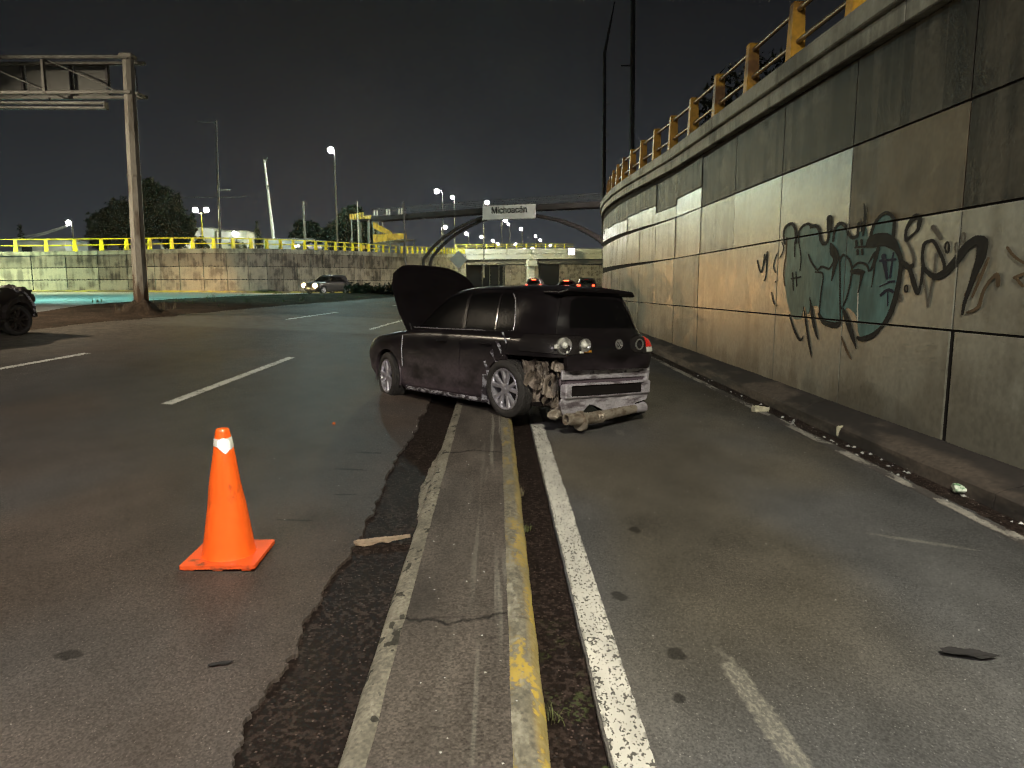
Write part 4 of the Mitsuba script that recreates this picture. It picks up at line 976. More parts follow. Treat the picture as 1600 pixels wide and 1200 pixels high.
part('fender_lip', tube([(1.289 + .376 * math.cos(a), .868 - .05 * max(0, math.cos(a)) ** 2, .318 + .376 * math.sin(a)) for a in np.linspace(-.25, PI + .25, 26)], .012, 6), 'car_paint', 40)
part('sill', cat([beam((.86, .80, .205), (-.88, .80, .205), .07, .07, .02)]), 'scraped_paint', 30, None, 'dirty pale sill strip under the doors')
# wheels
add_wheel(CAR, CM, 1.289, .775, .318, steer=math.radians(-9), spin=.4)
add_wheel(CAR, CM, -1.30, .790, .375, steer=math.radians(1), camber=math.radians(-5), spin=1.1)
add_wheel(CAR, CM, 1.289, -.775, .318)
add_wheel(CAR, CM, -1.289, -.775, .318)


def lens(y, z, r, x, yaw=0.0, depth=.03, flat=1.0):
    """A round lamp bowl whose axis points to the rear."""
    m = revolve([(0, -.012), (r * .35, -.008), (r * .7, .004), (r * .92, .018), (r, .026), (r, .0), (r * .92, -.012), (0, -.028)], 28)
    m.apply_transform(R_.rotation_matrix(-PI / 2, [0, 1, 0]))
    m.apply_transform(R_.rotation_matrix(yaw, [0, 0, 1]))
    m.apply_translation([x, y, z])
    return m


# rear lamps
for nm, lab in (('bl', 'broken smoked tail lamp above the crushed corner'), ('hl', None), ('hr', None)):
    k = part('tail_lamp', lampsM[nm], 'lamp_smoke', 35, None, lab)
    if nm == 'bl':
        part('reflector_bowl', lens(.665, .865, .088, -1.998, -.26), 'lamp_silver', 35, k)
        part('bulb', trimesh.creation.icosphere(2, .034).apply_translation([-2.012, .66, .868]), 'lamp_white', True, k)
        part('lens_piece', cat([box((-1.985, .75, .855), (.03, .05, .045), 0.4, .006), box((-2.015, .60, .80), (.02, .09, .03), 0.2, .005)]), 'lamp_white', False, k)
        part('lens_piece', box((-2.01, .62, .778), (.02, .05, .022), .2, .004), 'lamp_amber', False, k)
    if nm == 'hl':
        part('reflector_bowl', lens(.42, .872, .068, -2.052, -.10), 'lamp_silver', 35, k)
        part('bulb', trimesh.creation.icosphere(2, .036).apply_translation([-2.052, .42, .874]), 'lamp_white', True, k)
        part('lens_piece', box((-2.050, .455, .797), (.02, .060, .026), .1, .006), 'lamp_white', False, k)
        part('lens_piece', box((-2.052, .365, .805), (.02, .115, .026), .1, .006), 'lamp_amber', False, k)
    if nm == 'hr':
        rim_ = revolve([(.050, 0), (.062, .0), (.062, .012), (.050, .012), (.050, 0)], 30)
        rim_.apply_transform(R_.rotation_matrix(-PI / 2, [0, 1, 0]))
        rim_.apply_translation([-2.046, -.43, .872])
        part('lamp_ring', rim_, 'lamp_silver', 35, k)
k = part('tail_lamp', lampsM['br'], 'lamp_smoke', 35, None, 'unbroken tail lamp with a red lens on the right')
redp = [(-.555, .845), (-.905, .845), (-.905, .955), (-.60, .955)]
whp = [(-.555, .842), (-.905, .842), (-.905, .79), (-.57, .79)]
skin2 = loft(HATCH, -0.009) - loft(HATCH, 0.0)
part('red_lens', skin2 ^ mprism(redp, -2.3, -1.64, 'x'), 'lamp_red', 35, k)
part('clear_lens', skin2 ^ mprism(whp, -2.3, -1.64, 'x'), 'lamp_white', 35, k)
# round badge
bd = revolve([(0, .004), (.040, .004), (.046, .010), (.053, .010), (.055, 0), (0, 0)], 36)
bd.apply_transform(R_.rotation_matrix(-PI / 2, [0, 1, 0]))
bd.apply_translation([-2.049, -.10, .875])
bk = part('badge', bd, 'lamp_silver', 35)
zz = lambda pts: [(-2.056, -.10 + a, .875 + b) for a, b in pts]
part('badge_letters', cat([beam(a, b, .006, .004) for q in (zz([(.030, .030), (.0, -.002), (-.030, .030)]), zz([(.040, .008), (.020, -.036), (.0, -.006), (-.020, -.036), (-.040, .008)])) for a, b in zip(q[:-1], q[1:])]), 'dark_steel', False, bk)
# the bared rear end
holes = man(box((0, 0, 0), (.03, 1.30, .105), 0, .006))
for y in (-.58, -.52, -.30, -.24, -.12, -.04, .12, .2, .24, .45, .53):
    holes = holes - man(prism(Point(y, .01 + .012 * math.sin(y * 40)).buffer(.011 + .006 * abs(math.sin(y * 23)), 5), -.1, .1, 'x'))
part('rear_panel', crumple(holes.translate([-1.93, -.03, .555]), .005, 9, 3, .03), 'bare_metal', 30, None, 'bare grey rear panel with bolt holes')
part('rear_panel_lower', crumple(man(box((-1.90, -.03, .475), (.03, 1.30, .08), 0, .01)), .010, 7, 5, .04), 'dusty_plum', 30)
bb = man(box((-1.945, -.05, .385), (.10, 1.32, .150), 0, .012)) - man(box((-2.0, -.03, .385), (.10, 1.12, .116), 0, .01))
part('bumper_beam', crumple(bb, .006, 6, 8, .04), 'bare_metal', 25, None, 'bare bumper beam with a dark slot')
part('beam_recess', man(box((-1.962, -.03, .385), (.02, 1.10, .112), 0, .004)), 'underbody', False)
part('rear_bracket', crumple(man(box((-1.90, -.70, .545), (.10, .07, .20), 0, .01)), .02, 12, 4, .03), 'bare_metal', 25)
vp = [(-.72, .315), (.62, .315), (.66, .25), (.60, .145), (.45, .13), (.32, .165), (.22, .225), (.14, .20), (-.05, .145), (-.28, .12), (-.44, .155), (-.52, .215), (-.68, .23)]
part('torn_valance', crumple(mprism(vp, -1.955, -1.935, 'x'), .030, 5, 11, .035), 'bare_metal', 30, None, 'torn pale lower valance hanging under the beam')
part('mud_flap', crumple(mprism([(-.50, .24), (-.78, .26), (-.80, .05), (-.54, .03)], -1.84, -1.80, 'x'), .015, 5, 2, .04), 'black_plastic', 30)
# crushed left rear corner
def torn_sheet(c, u, v, w, h, seed, amp=.06, thick=.006, n=13):
    """A crumpled piece of sheet metal spanned by u and v about c, with sharp folds and a ragged edge."""
    r = np.random.default_rng(seed)
    u, v = np.array(u, float), np.array(v, float)
    u /= np.linalg.norm(u)
    v = v - u * (u @ v)
    v /= np.linalg.norm(v)
    nn = np.cross(u, v)
    A, B = np.meshgrid(np.linspace(-.5, .5, n), np.linspace(-.5, .5, n), indexing='ij')
    q = np.stack([A * w, B * h, np.zeros_like(A)], -1)
    f = np.abs(meshkit.fbm(q * [11.0, 3.0, 1] + seed, 2, seed) - .5) * 2 + .5 * np.abs(meshkit.noise(q * [22, 7, 1] + seed, seed + 3) - .5)
    edge = np.maximum(np.abs(A), np.abs(B)) > .49
    q[..., :2] += np.where(edge[..., None], r.uniform(-.12, .06, (n, n, 2)) * min(w, h), r.uniform(-.02, .02, (n, n, 2)) * min(w, h))
    d = (f - f.mean()) * amp * 2.2
    P0 = np.array(c) + q[..., :1] * u + q[..., 1:2] * v + d[..., None] * nn
    P1 = P0 - nn * thick
    i = np.arange(n * n).reshape(n, n)
    quad = np.stack([i[:-1, :-1], i[1:, :-1], i[1:, 1:], i[:-1, 1:]], -1).reshape(-1, 4)
    F = np.vstack([quad[:, [0, 1, 2]], quad[:, [0, 2, 3]], quad[:, [2, 1, 0]] + n * n, quad[:, [3, 2, 0]] + n * n])
    return trimesh.Trimesh(np.vstack([P0.reshape(-1, 3), P1.reshape(-1, 3)]), F, process=False)


part('torn_corner_core', crumple(man(box((-1.66, .56, .48), (.30, .30, .46), 0, .03)), .03, 7, 21, .05), 'underbody', False)
for i_, (c, u, v, w_, h_, mt) in enumerate([((-1.78, .66, .56), (.35, .8, 0), (.1, .1, 1), .34, .30, 'muddy_metal'), ((-1.66, .76, .60), (1, .25, 0), (0, .15, 1), .36, .24, 'muddy_metal'), ((-1.80, .60, .36), (.25, .9, .1), (0, -.1, 1), .30, .30, 'muddy_metal'),
                                         ((-1.62, .74, .40), (1, .2, .2), (.1, .1, 1), .30, .34, 'muddy_metal'), ((-1.87, .52, .60), (.1, 1, 0), (0, .1, 1), .26, .14, 'muddy_metal'), ((-1.82, .68, .45), (.3, .7, .3), (.2, 0, 1), .20, .26, 'muddy_metal'),
                                         ((-1.72, .66, .74), (.9, .4, 0), (-.4, .8, .3), .34, .20, 'muddy_metal'), ((-1.80, .50, .24), (.2, 1, 0), (0, 0, 1), .26, .18, 'muddy_metal'), ((-1.88, .62, .64), (.2, 1, .2), (0, -.2, 1), .22, .10, 'muddy_metal'), ((-1.70, .82, .52), (.7, .3, .5), (-.3, .2, 1), .20, .22, 'muddy_metal')]):
    part('crushed_panel', torn_sheet(c, u, v, w_ * .92, h_ * .92, 200 + i_, .045, .006, 15), mt, 32, None, 'crushed muddy sheet metal of the left rear corner' if i_ == 0 else None)
part('loose_wire', cat([tube([(-1.86, .52 + .06 * q, .66), (-1.92, .55 + .05 * q, .50 - .05 * q), (-1.88, .58 + .03 * q, .34 + .03 * q)], .006, 5) for q in range(3)]), 'black_plastic', 40)
part('dangling_plastic', crumple(man(box((-1.86, .60, .14), (.12, .24, .10), 0.3, .03)), .03, 9, 31, .02), 'pipe_metal', 25)
# torn front edge of the rear wheel arch
for i_, (x, y, z, tilt_, w_, h_) in enumerate([(-.93, .865, .36, .15, .07, .30), (-1.00, .872, .56, -.35, .06, .22), (-1.13, .872, .70, -.75, .05, .20), (-.98, .85, .30, .25, .09, .24), (-1.22, .875, .80, -.6, .035, .22), (-1.29, .868, .91, -.45, .018, .16)]):
    part('torn_arch_edge', torn_sheet((x, y, z), (math.cos(tilt_), .25, math.sin(tilt_)), (-math.sin(tilt_), .1, math.cos(tilt_)), w_, h_, 300 + i_, .018, .004, 9), 'scraped_paint', False, None, 'bright scraped metal edge in front of the rear wheel' if i_ == 0 else None)
# exhaust fallen under the tail
ex = [(-2.06, .66, .115), (-2.07, .50, .105), (-2.05, .30, .10), (-2.02, .0, .115), (-2.0, -.30, .135), (-1.98, -.50, .145)]
pipe = man(tube(ex, [.062, .066, .062, .055, .050, .046], 20)) - man(tube([(-2.055, .72, .117), (-2.07, .52, .106)], [.046, .046], 16))
ek = part('exhaust_pipe', crumple(pipe, .003, 8, 51, .03), 'pipe_metal', 35, None, 'pale exhaust pipe fallen crosswise under the tail')
part('clamp', crumple(man(prism(Point(0, 0).buffer(.105, 10).difference(Point(0, .02).buffer(.064, 10)), .44, .475, 'x').apply_transform(R_.rotation_matrix(PI / 2, [0, 0, 1])).apply_translation([-2.06, 0, .085])), .012, 9, 53, .02), 'pipe_metal', 30, ek)
part('rib', cat([tube([(-2.042 + .063 * math.cos(a), .22 - .022 * j, .103 + .063 * math.sin(a)) for a in np.linspace(0, 2 * PI, 13)], .005, 5) for j in range(5)]), 'pipe_metal', 40, ek)
part('tail_tip', tube([(-1.985, -.46, .143), (-1.98, -.56, .150), (-1.975, -.62, .155)], [.050, .054, .060], 16), 'bare_metal', 40, ek)

# ---- traffic cone
CX, CY = -1.478, 3.93
cz = float(zg(CX, CY)) + 0.012
cone = thing('traffic_cone', 'bright orange traffic cone with a torn white reflective collar', 'traffic cone')
R_ = trimesh.transformations


def at(m, x, y, z, rz=0.0):
    m = m.copy()
    if rz:
        m.apply_transform(R_.rotation_matrix(rz, [0, 0, 1]))
    m.apply_translation([x, y, z])
    return m


prof = [(.150, .022), (.144, .032), (.139, .050), (.135, .080)] + [(.135 - (.135 - .036) * t, .08 + .645 * t) for t in np.linspace(.04, .985, 26)] + [(.035, .722), (.031, .729), (.024, .728), (.023, .70), (.0, .70)]
cb = revolve(prof, 64)
cb.vertices += (np.stack([meshkit.noise(cb.vertices * 7), meshkit.noise(cb.vertices * 7 + 5), np.zeros(len(cb.vertices))], 1) - [.5, .5, 0]) * .010
obj('body', at(cb, CX, CY, cz), 'cone_orange', cone, 35)
bp = man(prism(sbox(-.185, -.185, .185, .185).buffer(.012, 4), .014, .034)) - man(prism(Point(0, 0).buffer(.12), -.1, .1))
for a in range(4):
    for q in (-.15, 0.0, .15):
        bp = bp + man(at(box((q, -.176, .011), (.055, .03, .022), 0, .004), 0, 0, 0, a * PI / 2))
obj('base', at(tm(bp), CX, CY, cz, .02), 'cone_base', cone, 35)
def cone_band(z0, z1, a0, a1, off, lo=None, hi=None):
    A = np.linspace(a0, a1, 40)
    P_ = []
    for a in A:
        b0 = z0 if lo is None else lo(a)
        b1 = z1 if hi is None else hi(a)
        P_.append([((.135 - .099 * (z - .08) / .645 + off) * math.cos(a), (.135 - .099 * (z - .08) / .645 + off) * math.sin(a), z) for z in np.linspace(b0, b1, 8)])
    return grid_mesh(np.array(P_))


fa = math.atan2(-CY, -CX)
obj('collar', at(cone_band(.625, .690, 0, 2 * PI, .0035, lo=lambda a: .630 + .012 * math.sin(2 * a), hi=lambda a: .688 + .008 * math.sin(a - fa - 1.2)), CX, CY, cz), 'collar_grey', cone, True)
obj('reflective_patch', at(cone_band(.6, .68, fa - .62, fa + .66, .007, lo=lambda a: .600 + .055 * abs(a - fa - .15), hi=lambda a: .674 + .012 * math.cos(3 * (a - fa))), CX, CY, cz), 'reflector_white', cone, True)

# ---- other vehicles
def simple_car(root, levels, M, mat, wheelx, track=.76, head=None, tail=None, wsl=((.62, 1.0), (.30, 1.34), (-.25, 1.36), (-.33, 1.0)), wsr=((-.40, 1.0), (-.33, 1.36), (-.85, 1.33), (-1.15, 1.02)), wheels=True):
    b = loft(levels, 0, 72, 2)
    for x in wheelx:
        b = b - mcyl(x, .31, .36, .5, 1.2, 32) - mcyl(x, .31, .36, -1.2, -.5, 32)
    obj('body', place(b, M), mat, root, 30)
    g = loft(levels, -0.004, 72, 2) - loft(levels, 0.02, 72, 2)
    for pl in (wsl, wsr):
        for y0, y1 in ((.3, 1.2), (-1.2, -.3)):
            obj('window', place(g ^ mprism(pl, y0, y1, 'y'), M), 'tinted_glass', root, 40)
    obj('windshield', place(g ^ mprism([(-.70, .99), (.70, .99), (.55, 1.34), (-.55, 1.34)], .1, 1.4, 'x'), M), 'tinted_glass', root, 40)
    obj('rear_window', place(g ^ mprism([(-.60, 1.02), (.60, 1.02), (.48, 1.30), (-.48, 1.30)], -2.3, -.9, 'x'), M), 'tinted_glass', root, 40)
    if wheels:
        for x in wheelx:
            for y in (track, -track):
                add_wheel(root, M, x, y, .31)
    return g


def lamp_mat(c, L):
    return {'emitter': {'type': 'area', 'radiance': rgb(*[v * L for v in c]), 'sampling_weight': 0.02}}


OC = thing('car', 'oncoming dark hatchback with glowing headlights on the far carriageway', 'car')
OM = xform(-15.9, 70.4, .36, math.radians(238), 0, math.radians(-1.0)) @ np.diag([1.12, 1.12, 1.16, 1.0])
og = simple_car(OC, HATCH, OM, 'dark_car', (1.289, -1.289))
for y in (.62, -.62):
    hm = lens(0, 0, .16, 0)
    hm.apply_transform(R_.rotation_matrix(PI, [0, 0, 1]))
    hm.apply_translation([2.10, y, .66])
    k = obj('headlight', place(hm, OM), 'lamp_silver', OC, 35)
    bl = trimesh.creation.icosphere(2, .21).apply_translation([2.04, y, .66])
    obj('bulb', place(bl, OM), 'lamp_white', k, True, **lamp_mat((1.0, .68, .24), 9))
    scene[f'headlight_beam_{"a" if y > 0 else "b"}'] = {'type': 'spot', 'to_world': T().look_at(origin=[float(v) for v in (OM @ [2.35, y, .68, 1])[:3]], target=[float(v) for v in (OM @ [9, y + .8, -.6, 1])[:3]], up=[0, 0, 1]),
                                                         'intensity': rgb(480, 255, 90), 'cutoff_angle': 78.0, 'beam_width': 1.0, 'sampling_weight': 1.0}
obj('number_plate', place(box((2.17, 0, .45), (.02, .4, .1)), OM), 'house_white', OC)
obj('grille', place(box((2.15, 0, .60), (.03, .8, .09)), OM), 'black_plastic', OC)

for (x, y, yaw, lv, mt, lab, red) in [(3.75, 70, 99, HATCH, 'dark_car', 'dark car with a red brake lamp driving away, first right of the raised hood', True), (6.0, 62.5, 99, SEDAN, 'silver_car', 'car driving away with a bright red lamp, middle of three under the overpass', True),
                                      (8.1, 66, 99, HATCH, 'silver_car', 'car nearest to the right wall among those driving away', False)]:
    c_ = thing('car', lab, 'car', None)
    M = xform(x, y, float(zg(x, y)) + (.18 if red else .30), math.radians(90 - 9))
    simple_car(c_, lv, M, mt, (1.289, -1.289))
    for s_ in (.62, -.62):
        obj('tail_light', place(box((-2.06 if lv is HATCH else -2.30, s_, .86), (.06, .22, .14), 0, .01), M), 'lamp_red', c_, False, **lamp_mat((1, .03, .01), 14))
    if red:
        obj('brake_light', place(box((-1.86 if lv is HATCH else -1.45, 0, 1.385), (.05, .42, .05), 0, .01), M), 'lamp_red', c_, False, **lamp_mat((1, .05, .015), 26))
    else:
        obj('brake_light', place(box((-1.86, 0, 1.385), (.05, .35, .04), 0, .01), M), 'lamp_red', c_)

# burnt, crashed car at the left edge
WR = thing('car', 'burnt crashed car with a crumpled front cut off by the left edge', 'car')
WM = xform(-10.92, 14.35, .47, math.radians(84))
wb = loft(HATCH, 0, 84, 2)
for x in (1.289, -1.289):
    wb = wb - mcyl(x, .31, .37, .48, 1.2, 32) - mcyl(x, .31, .37, -1.2, -.48, 32)
wb = wb - mbox(1.72, 2.6, -1.2, 1.2, -.1, 1.4)
wm = tm(wb.refine_to_length(.09))
v = wm.vertices
k_ = sstep(.35, 1.6, v[:, 0])[:, None]
wm.vertices = v + k_ * .26 * (np.stack([meshkit.fbm(v * 3.6 + 11 * q, 4, q) - .5 for q in range(3)], 1)) + np.array([[0, 0, .12]]) * k_ * np.sin(v[:, 1:2] * 5)
obj('body', place(wm, WM), 'burnt', WR, 25)
obj('torn_fender', place(crumple(man(prism(Point(1.289, .31).buffer(.47, 12).difference(Point(1.289, .31).buffer(.375, 12)).intersection(sbox(.8, .36, 1.9, 1.0)), -.95, -.70, 'y')), .05, 7, 61, .04), WM), 'burnt', WR, 25)
obj('crushed_metal', place(crumple(man(box((1.66, -.45, .82), (.34, .8, .34), 0, .05)), .13, 5, 63, .05), WM), 'burnt', WR, 25)
obj('crushed_metal', place(crumple(man(box((1.70, .2, .70), (.30, .9, .4), 0, .05)), .13, 5, 65, .05), WM), 'burnt', WR, 25)
g_ = loft(HATCH, -0.004, 84, 2) - loft(HATCH, .02, 84, 2)
for pl in (fwin, rwin):
    obj('window', place(g_ ^ mprism(pl, -1.2, -.3, 'y'), WM), 'tinted_glass', WR, 40)
obj('bent_strip', place(crumple(man(tube([(1.25, -.86, .95), (1.5, -.93, .86), (1.66, -.95, .60), (1.70, -.92, .35)], .022, 8)), .03, 9, 67, .03), WM), 'scraped_paint', WR, 30)
add_wheel(WR, WM, 1.289, -.80, .31, steer=math.radians(-14), mats=('rubber', 'burnt', 'burnt'))
for x, y in ((1.289, .77), (-1.289, .77), (-1.289, -.77)):
    add_wheel(WR, WM, x, y, .31)

# ---- sign gantry on the dirt island
GA = thing('sign_gantry', 'tall rusty post carrying a truss and the back of a road sign at upper left', 'sign gantry')
gzb = float(zg(-11.14, 23.5)) + .08
pc = [(-11.14, 23.5, gzb - .2), (-11.12, 23.5, gzb + 2), (-11.03, 23.5, 8.22)]
post = tube(pc, [.235, .215, .170], 8)
obj('post', post, 'post_paint', GA, 30)
obj('post_cap', box((-11.03, 23.5, 8.25), (.40, .40, .14), 0, .03), 'post_paint', GA)
obj('flange', at(revolve([(0, 0), (.225, 0), (.225, .035), (0, .035)], 10), -11.085, 23.5, 4.75), 'post_paint', GA)
for (za, zb_, nm) in ((8.14, 8.20, 'chord'), (7.10, 7.20, 'chord')):
    obj(nm, beam((-26, 23.36, za - .05), (-10.95, 23.36, zb_), .10, .10, .01), 'galvanised', GA)
    obj(nm, beam((-26, 24.0, za - .05), (-10.75, 24.0, zb_), .10, .10, .01), 'galvanised', GA)
xs_ = [-11.3, -13.5, -15.7, -17.9, -20.1, -22.3, -24.5]
for i, x in enumerate(xs_[1:]):
    obj('upright', beam((x, 23.36, 7.15), (x, 23.36, 8.12), .085, .12, .008), 'galvanised', GA)
    obj('brace', tube([(xs_[i] + (.1 if i else 0), 23.40, 7.2), (x + .15, 23.40, 8.1)], .022, 6), 'galvanised', GA, 40)
    obj('strut', beam((x, 23.40, 8.14), (x, 23.96, 8.14), .06, .06), 'galvanised', GA)
obj('strut', beam((-10.80, 23.38, 7.18), (-10.80, 24.0, 7.18), .08, .08), 'galvanised', GA)
obj('conduit', tube([(-10.83, 23.55, 7.22), (-10.86, 23.55, 7.9), (-10.92, 23.55, 8.1)], .018, 6), 'galvanised', GA, 40)
for a, b in ((-14.46, -13.03), (-13.0, -11.92), (-16.4, -14.5), (-18.6, -16.44), (-21.0, -18.64)):
    obj('sign_panel', box(((a + b) / 2, 24.12, 7.68), (b - a, .05, 1.04), 0, .006), 'sign_back', GA)
    obj('sign_rib', box((b - .06, 24.06, 7.68), (.07, .07, 1.04)), 'dark_steel', GA)
LB = obj('lamp_housing', cat([box((-16.5, 23.75, 6.965), (9.2, .10, .10), 0, .02), box((-16.5, 23.80, 6.83), (9.2, .12, .09), 0, .02), box((-11.93, 23.77, 6.90), (.06, .24, .24), 0, .01)]), 'galvanised', GA, 25)
for x in (-13.6, -16.0, -18.5):
    obj('hanger', beam((x, 23.75, 6.9), (x, 23.75, 7.12), .05, .05), 'dark_steel', GA)
# mound of soil and weeds round the foot
th = np.linspace(0, 2 * PI, 40)
md = []
for r in np.linspace(0, 1, 14):
    md.append([(-11.14 + 1.05 * r * math.cos(a), 23.45 + 1.0 * r * math.sin(a), gzb - .10 + .62 * (1 - r) ** 1.3 + .42 * (float(meshkit.fbm(np.array([math.cos(a) * r * 4, math.sin(a) * r * 4, 2.0]), 4)) - .5) * (1 - r * r)) for a in th])
struct('soil_mound', grid_mesh(np.array(md)), 'dirt', True)


def blades(pts, h, w, n, spread, seed):
    r = np.random.default_rng(seed)
    V, F = [], []
    for (x, y, z) in pts:
        for _ in range(n):
            a, ln = r.uniform(0, 2 * PI), h * r.uniform(.5, 1.15)
            lean = r.uniform(.1, .75)
            bx, by = x + r.normal(0, spread), y + r.normal(0, spread)
            t = np.array([-math.sin(a), math.cos(a)]) * w * r.uniform(.6, 1.2)
            o = len(V)
            for q, ww in ((0, 1), (.5, .75), (1, .06)):
                cx_, cy_ = bx + math.cos(a) * lean * ln * q * q, by + math.sin(a) * lean * ln * q * q
                zz_ = z + ln * q * (1 - .35 * lean * q)
                V += [(cx_ - t[0] * ww, cy_ - t[1] * ww, zz_), (cx_ + t[0] * ww, cy_ + t[1] * ww, zz_)]
            F += [(o, o + 1, o + 3), (o, o + 3, o + 2), (o + 2, o + 3, o + 5), (o + 2, o + 5, o + 4)]
    return trimesh.Trimesh(np.array(V), np.array(F), process=False)


def tuft(x, y, z, h, n, lab, mat='grass_blade', spread=.02, w=.004, seed=1, group=None):
    k = thing('grass_tuft', lab, 'grass tuft', group)
    scene[k] = mikit.ply(blades([(x, y, z)], h, w, n, spread, seed), mat)


tuft(.185, 5.34, .0, .085, 26, 'pale grass tuft in the gutter beside the median, farther of two', 'dry_grass', .012, .0022, 2)
tuft(.195, 4.56, .0, .06, 34, 'green weed at the foot of the yellow kerb, nearer of two', 'grass_blade', .014, .0025, 3)
tuft(.20, 2.50, .0, .07, 22, 'green blades growing at the yellow kerb near the bottom of the photo', 'grass_blade', .02, .0022, 4)
wp = [(-11.14 + rng.normal(0, .55), 23.3 + rng.normal(0, .45), gzb + .1) for _ in range(12)]
k = num('weeds')
scene[k] = mikit.ply(blades(wp, .35, .010, 8, .06, 9), 'dry_grass')
labels[k] = {'label': 'dry weeds on the soil mound at the foot of the gantry post', 'category': 'weeds', 'kind': 'stuff'}
ip = []
for y in np.arange(27, 50, 1.0):
    x0, x1 = float(np.interp(y, NEAR_L[:, 1], NEAR_L[:, 0])) + .4, -10.6 + float(curve(y))
    for _ in range(1):
        x = rng.uniform(x0, max(x1, x0 + .5))
        ip.append((x, y, float(zg(x, y)) + .08))
k = num('weeds')
scene[k] = mikit.ply(blades(ip, .20, .014, 9, .10, 10), 'grass_blade')
labels[k] = {'label': 'low weeds scattered along the dirt island beyond the gantry', 'category': 'weeds', 'kind': 'stuff'}
for i, (x, y, s_, h_) in enumerate([(-9.6, 52.5, 1.5, .6), (-8.5, 53.5, 1.2, .5), (-7.6, 54.5, 1.4, .6)]):
    k = thing('low_bush', ['low dark bush on the dirt island nearest to the oncoming car', 'low dark bush in the middle of the row on the dirt island', 'low dark bush on the dirt island nearest to the raised hood'][i], 'bush', 'bushes on the dirt island')
    r = np.random.default_rng(70 + i)
    c_ = r.normal(0, 1, (700, 3)) * [s_ * .30, .35, h_ * .28] + [x, y, float(zg(x, y)) + h_ * .55]
    d_ = r.normal(0, .085, (700, 2, 3))
    V = np.concatenate([c_[:, None] - d_[:, :1], c_[:, None] + d_[:, :1], c_[:, None] + d_[:, 1:]], 1).reshape(-1, 3)
    scene[k] = mikit.ply(trimesh.Trimesh(V, np.arange(2100).reshape(-1, 3), process=False), 'leaf_dark')

# ---- opposite retaining wall and its railing
LW = thing('retaining_wall', 'long low panelled retaining wall behind the far carriageway', 'wall')


def lbox(s0, s1, f0, f1, out, depth, dz0=0, dz1=0, ch=0.0):
    """A block of the left wall between heights given as fractions of the wall there."""
    a, b = lwall(s0), lwall(s1)
    d = (b[:2] - a[:2])
    L = np.linalg.norm(d)
    d = d / L
    n_ = np.array([d[1], -d[0]])
    m = box((0, 0, 0), (L, depth, 1), 0, 0)
    v = m.vertices.copy()
    q = (v[:, 0] / L + .5)[:, None] * np.array([[1.0]])
    q = q[:, 0]
    foot, top = a[3] * (1 - q) + b[3] * q, a[2] * (1 - q) + b[2] * q
    fz = np.where(v[:, 2] > 0, f1, f0)
    z = foot + (top - foot) * fz + np.where(v[:, 2] > 0, dz1, dz0)
    c = (a[:2] + b[:2]) / 2 + n_ * (out - depth / 2)
    X = c[0] + v[:, 0] * d[0] + v[:, 1] * n_[0]
    Y = c[1] + v[:, 0] * d[1] + v[:, 1] * n_[1]
    m = trimesh.Trimesh(np.stack([X, Y, z], 1), m.faces, process=False)
    if m.volume < 0:
        m.invert()
    return m


SMAX = seg2[-1]
SCUT = SMAX - 3.0
obj('core', cat([lbox(s, min(s + 3, SCUT), 0, 1, -.09, .5, -.3, -.35) for s in np.arange(.1, SCUT - .3, 3)]), 'joint_black', LW)
S0 = float(np.interp(-46, wl[:, 0], seg2))
cols = np.arange(S0, SCUT - 2, 2.25)
for i, a in enumerate(cols):
    b = a + 2.25
    mid = (a + b) / 2
    for r, (f0, f1) in enumerate([(0, .30), (.30, .60), (.60, .90)]):
        if r == 2:
            mt = 'panel_far_dark'
        else:
            mt = 'panel_far' if rng.random() < .8 else 'panel_far_dark'
        obj('panel', lbox(a + .03, b - .03, f0, f1, rng.uniform(-.02, .02), .10, .03, -.03), mt, LW)
for a in np.arange(S0, SCUT - 4, 4.5):
    obj('coping', lbox(a + .015, a + 4.485, .90, 1, .14, .6, 0, 0), 'coping_concrete', LW)
kf = []
for a in np.arange(S0, SCUT - 3, 3.0):
    kf.append(lbox(a, a + 3.0, 0, 0, .42, .40, -.2, .16))
obj('kerb', cat(kf), 'kerb_far', LW)
paint('kerb_far', lambda p, n, uv: mix(mi.Color3f(0.40, 0.33, 0.06), mi.Color3f(0.14, 0.12, 0.07), smoothstep(0.4, 0.65, fbm(p.x * .8, p.y * .8, p.z * 3))), rough=.7)
LR = thing('railing', 'long yellow railing on top of the opposite retaining wall', 'railing')
prev, s = None, float(S0 - 3)
while s < SCUT:
    w = lwall(s)
    d, n_ = lframe(s)
    b0 = w[:2] - n_ * .20
    obj('post', taper_post((b0[0], b0[1], w[2] - .02), d, n_, .30, .26, .98, .66), 'rail_yellow', LR)
    if prev is not None:
        for h in (.45, .92):
            obj('rail', tube([(prev[0], prev[1], prev[2] + h), (b0[0], b0[1], w[2] + h)], .045, 6, False), 'rail_yellow', LR, 50)
    prev = (b0[0], b0[1], w[2])
    s += 1.95
# terrace behind the wall
P = []
for s in np.linspace(0.2, SMAX - .2, 60):
    w = lwall(s)
    d, n_ = lframe(s)
    P.append([(w[0] - n_[0] * o, w[1] - n_[1] * o, w[2] - .12) for o in (.3, 4, 12, 40, 90)])
struct('upper_street', grid_mesh(np.array(P)), 'pale_road', True)
P = [[(rw(s)[0][0] - rw(s)[2][0] * o, rw(s)[0][1] - rw(s)[2][1] * o, 4.30 + rtop(s)) for o in (.42, 3, 8, 30, 80)] for s in np.linspace(-10, 66, 40)]
struct('upper_street', grid_mesh(np.array(P)), 'pale_road', True)

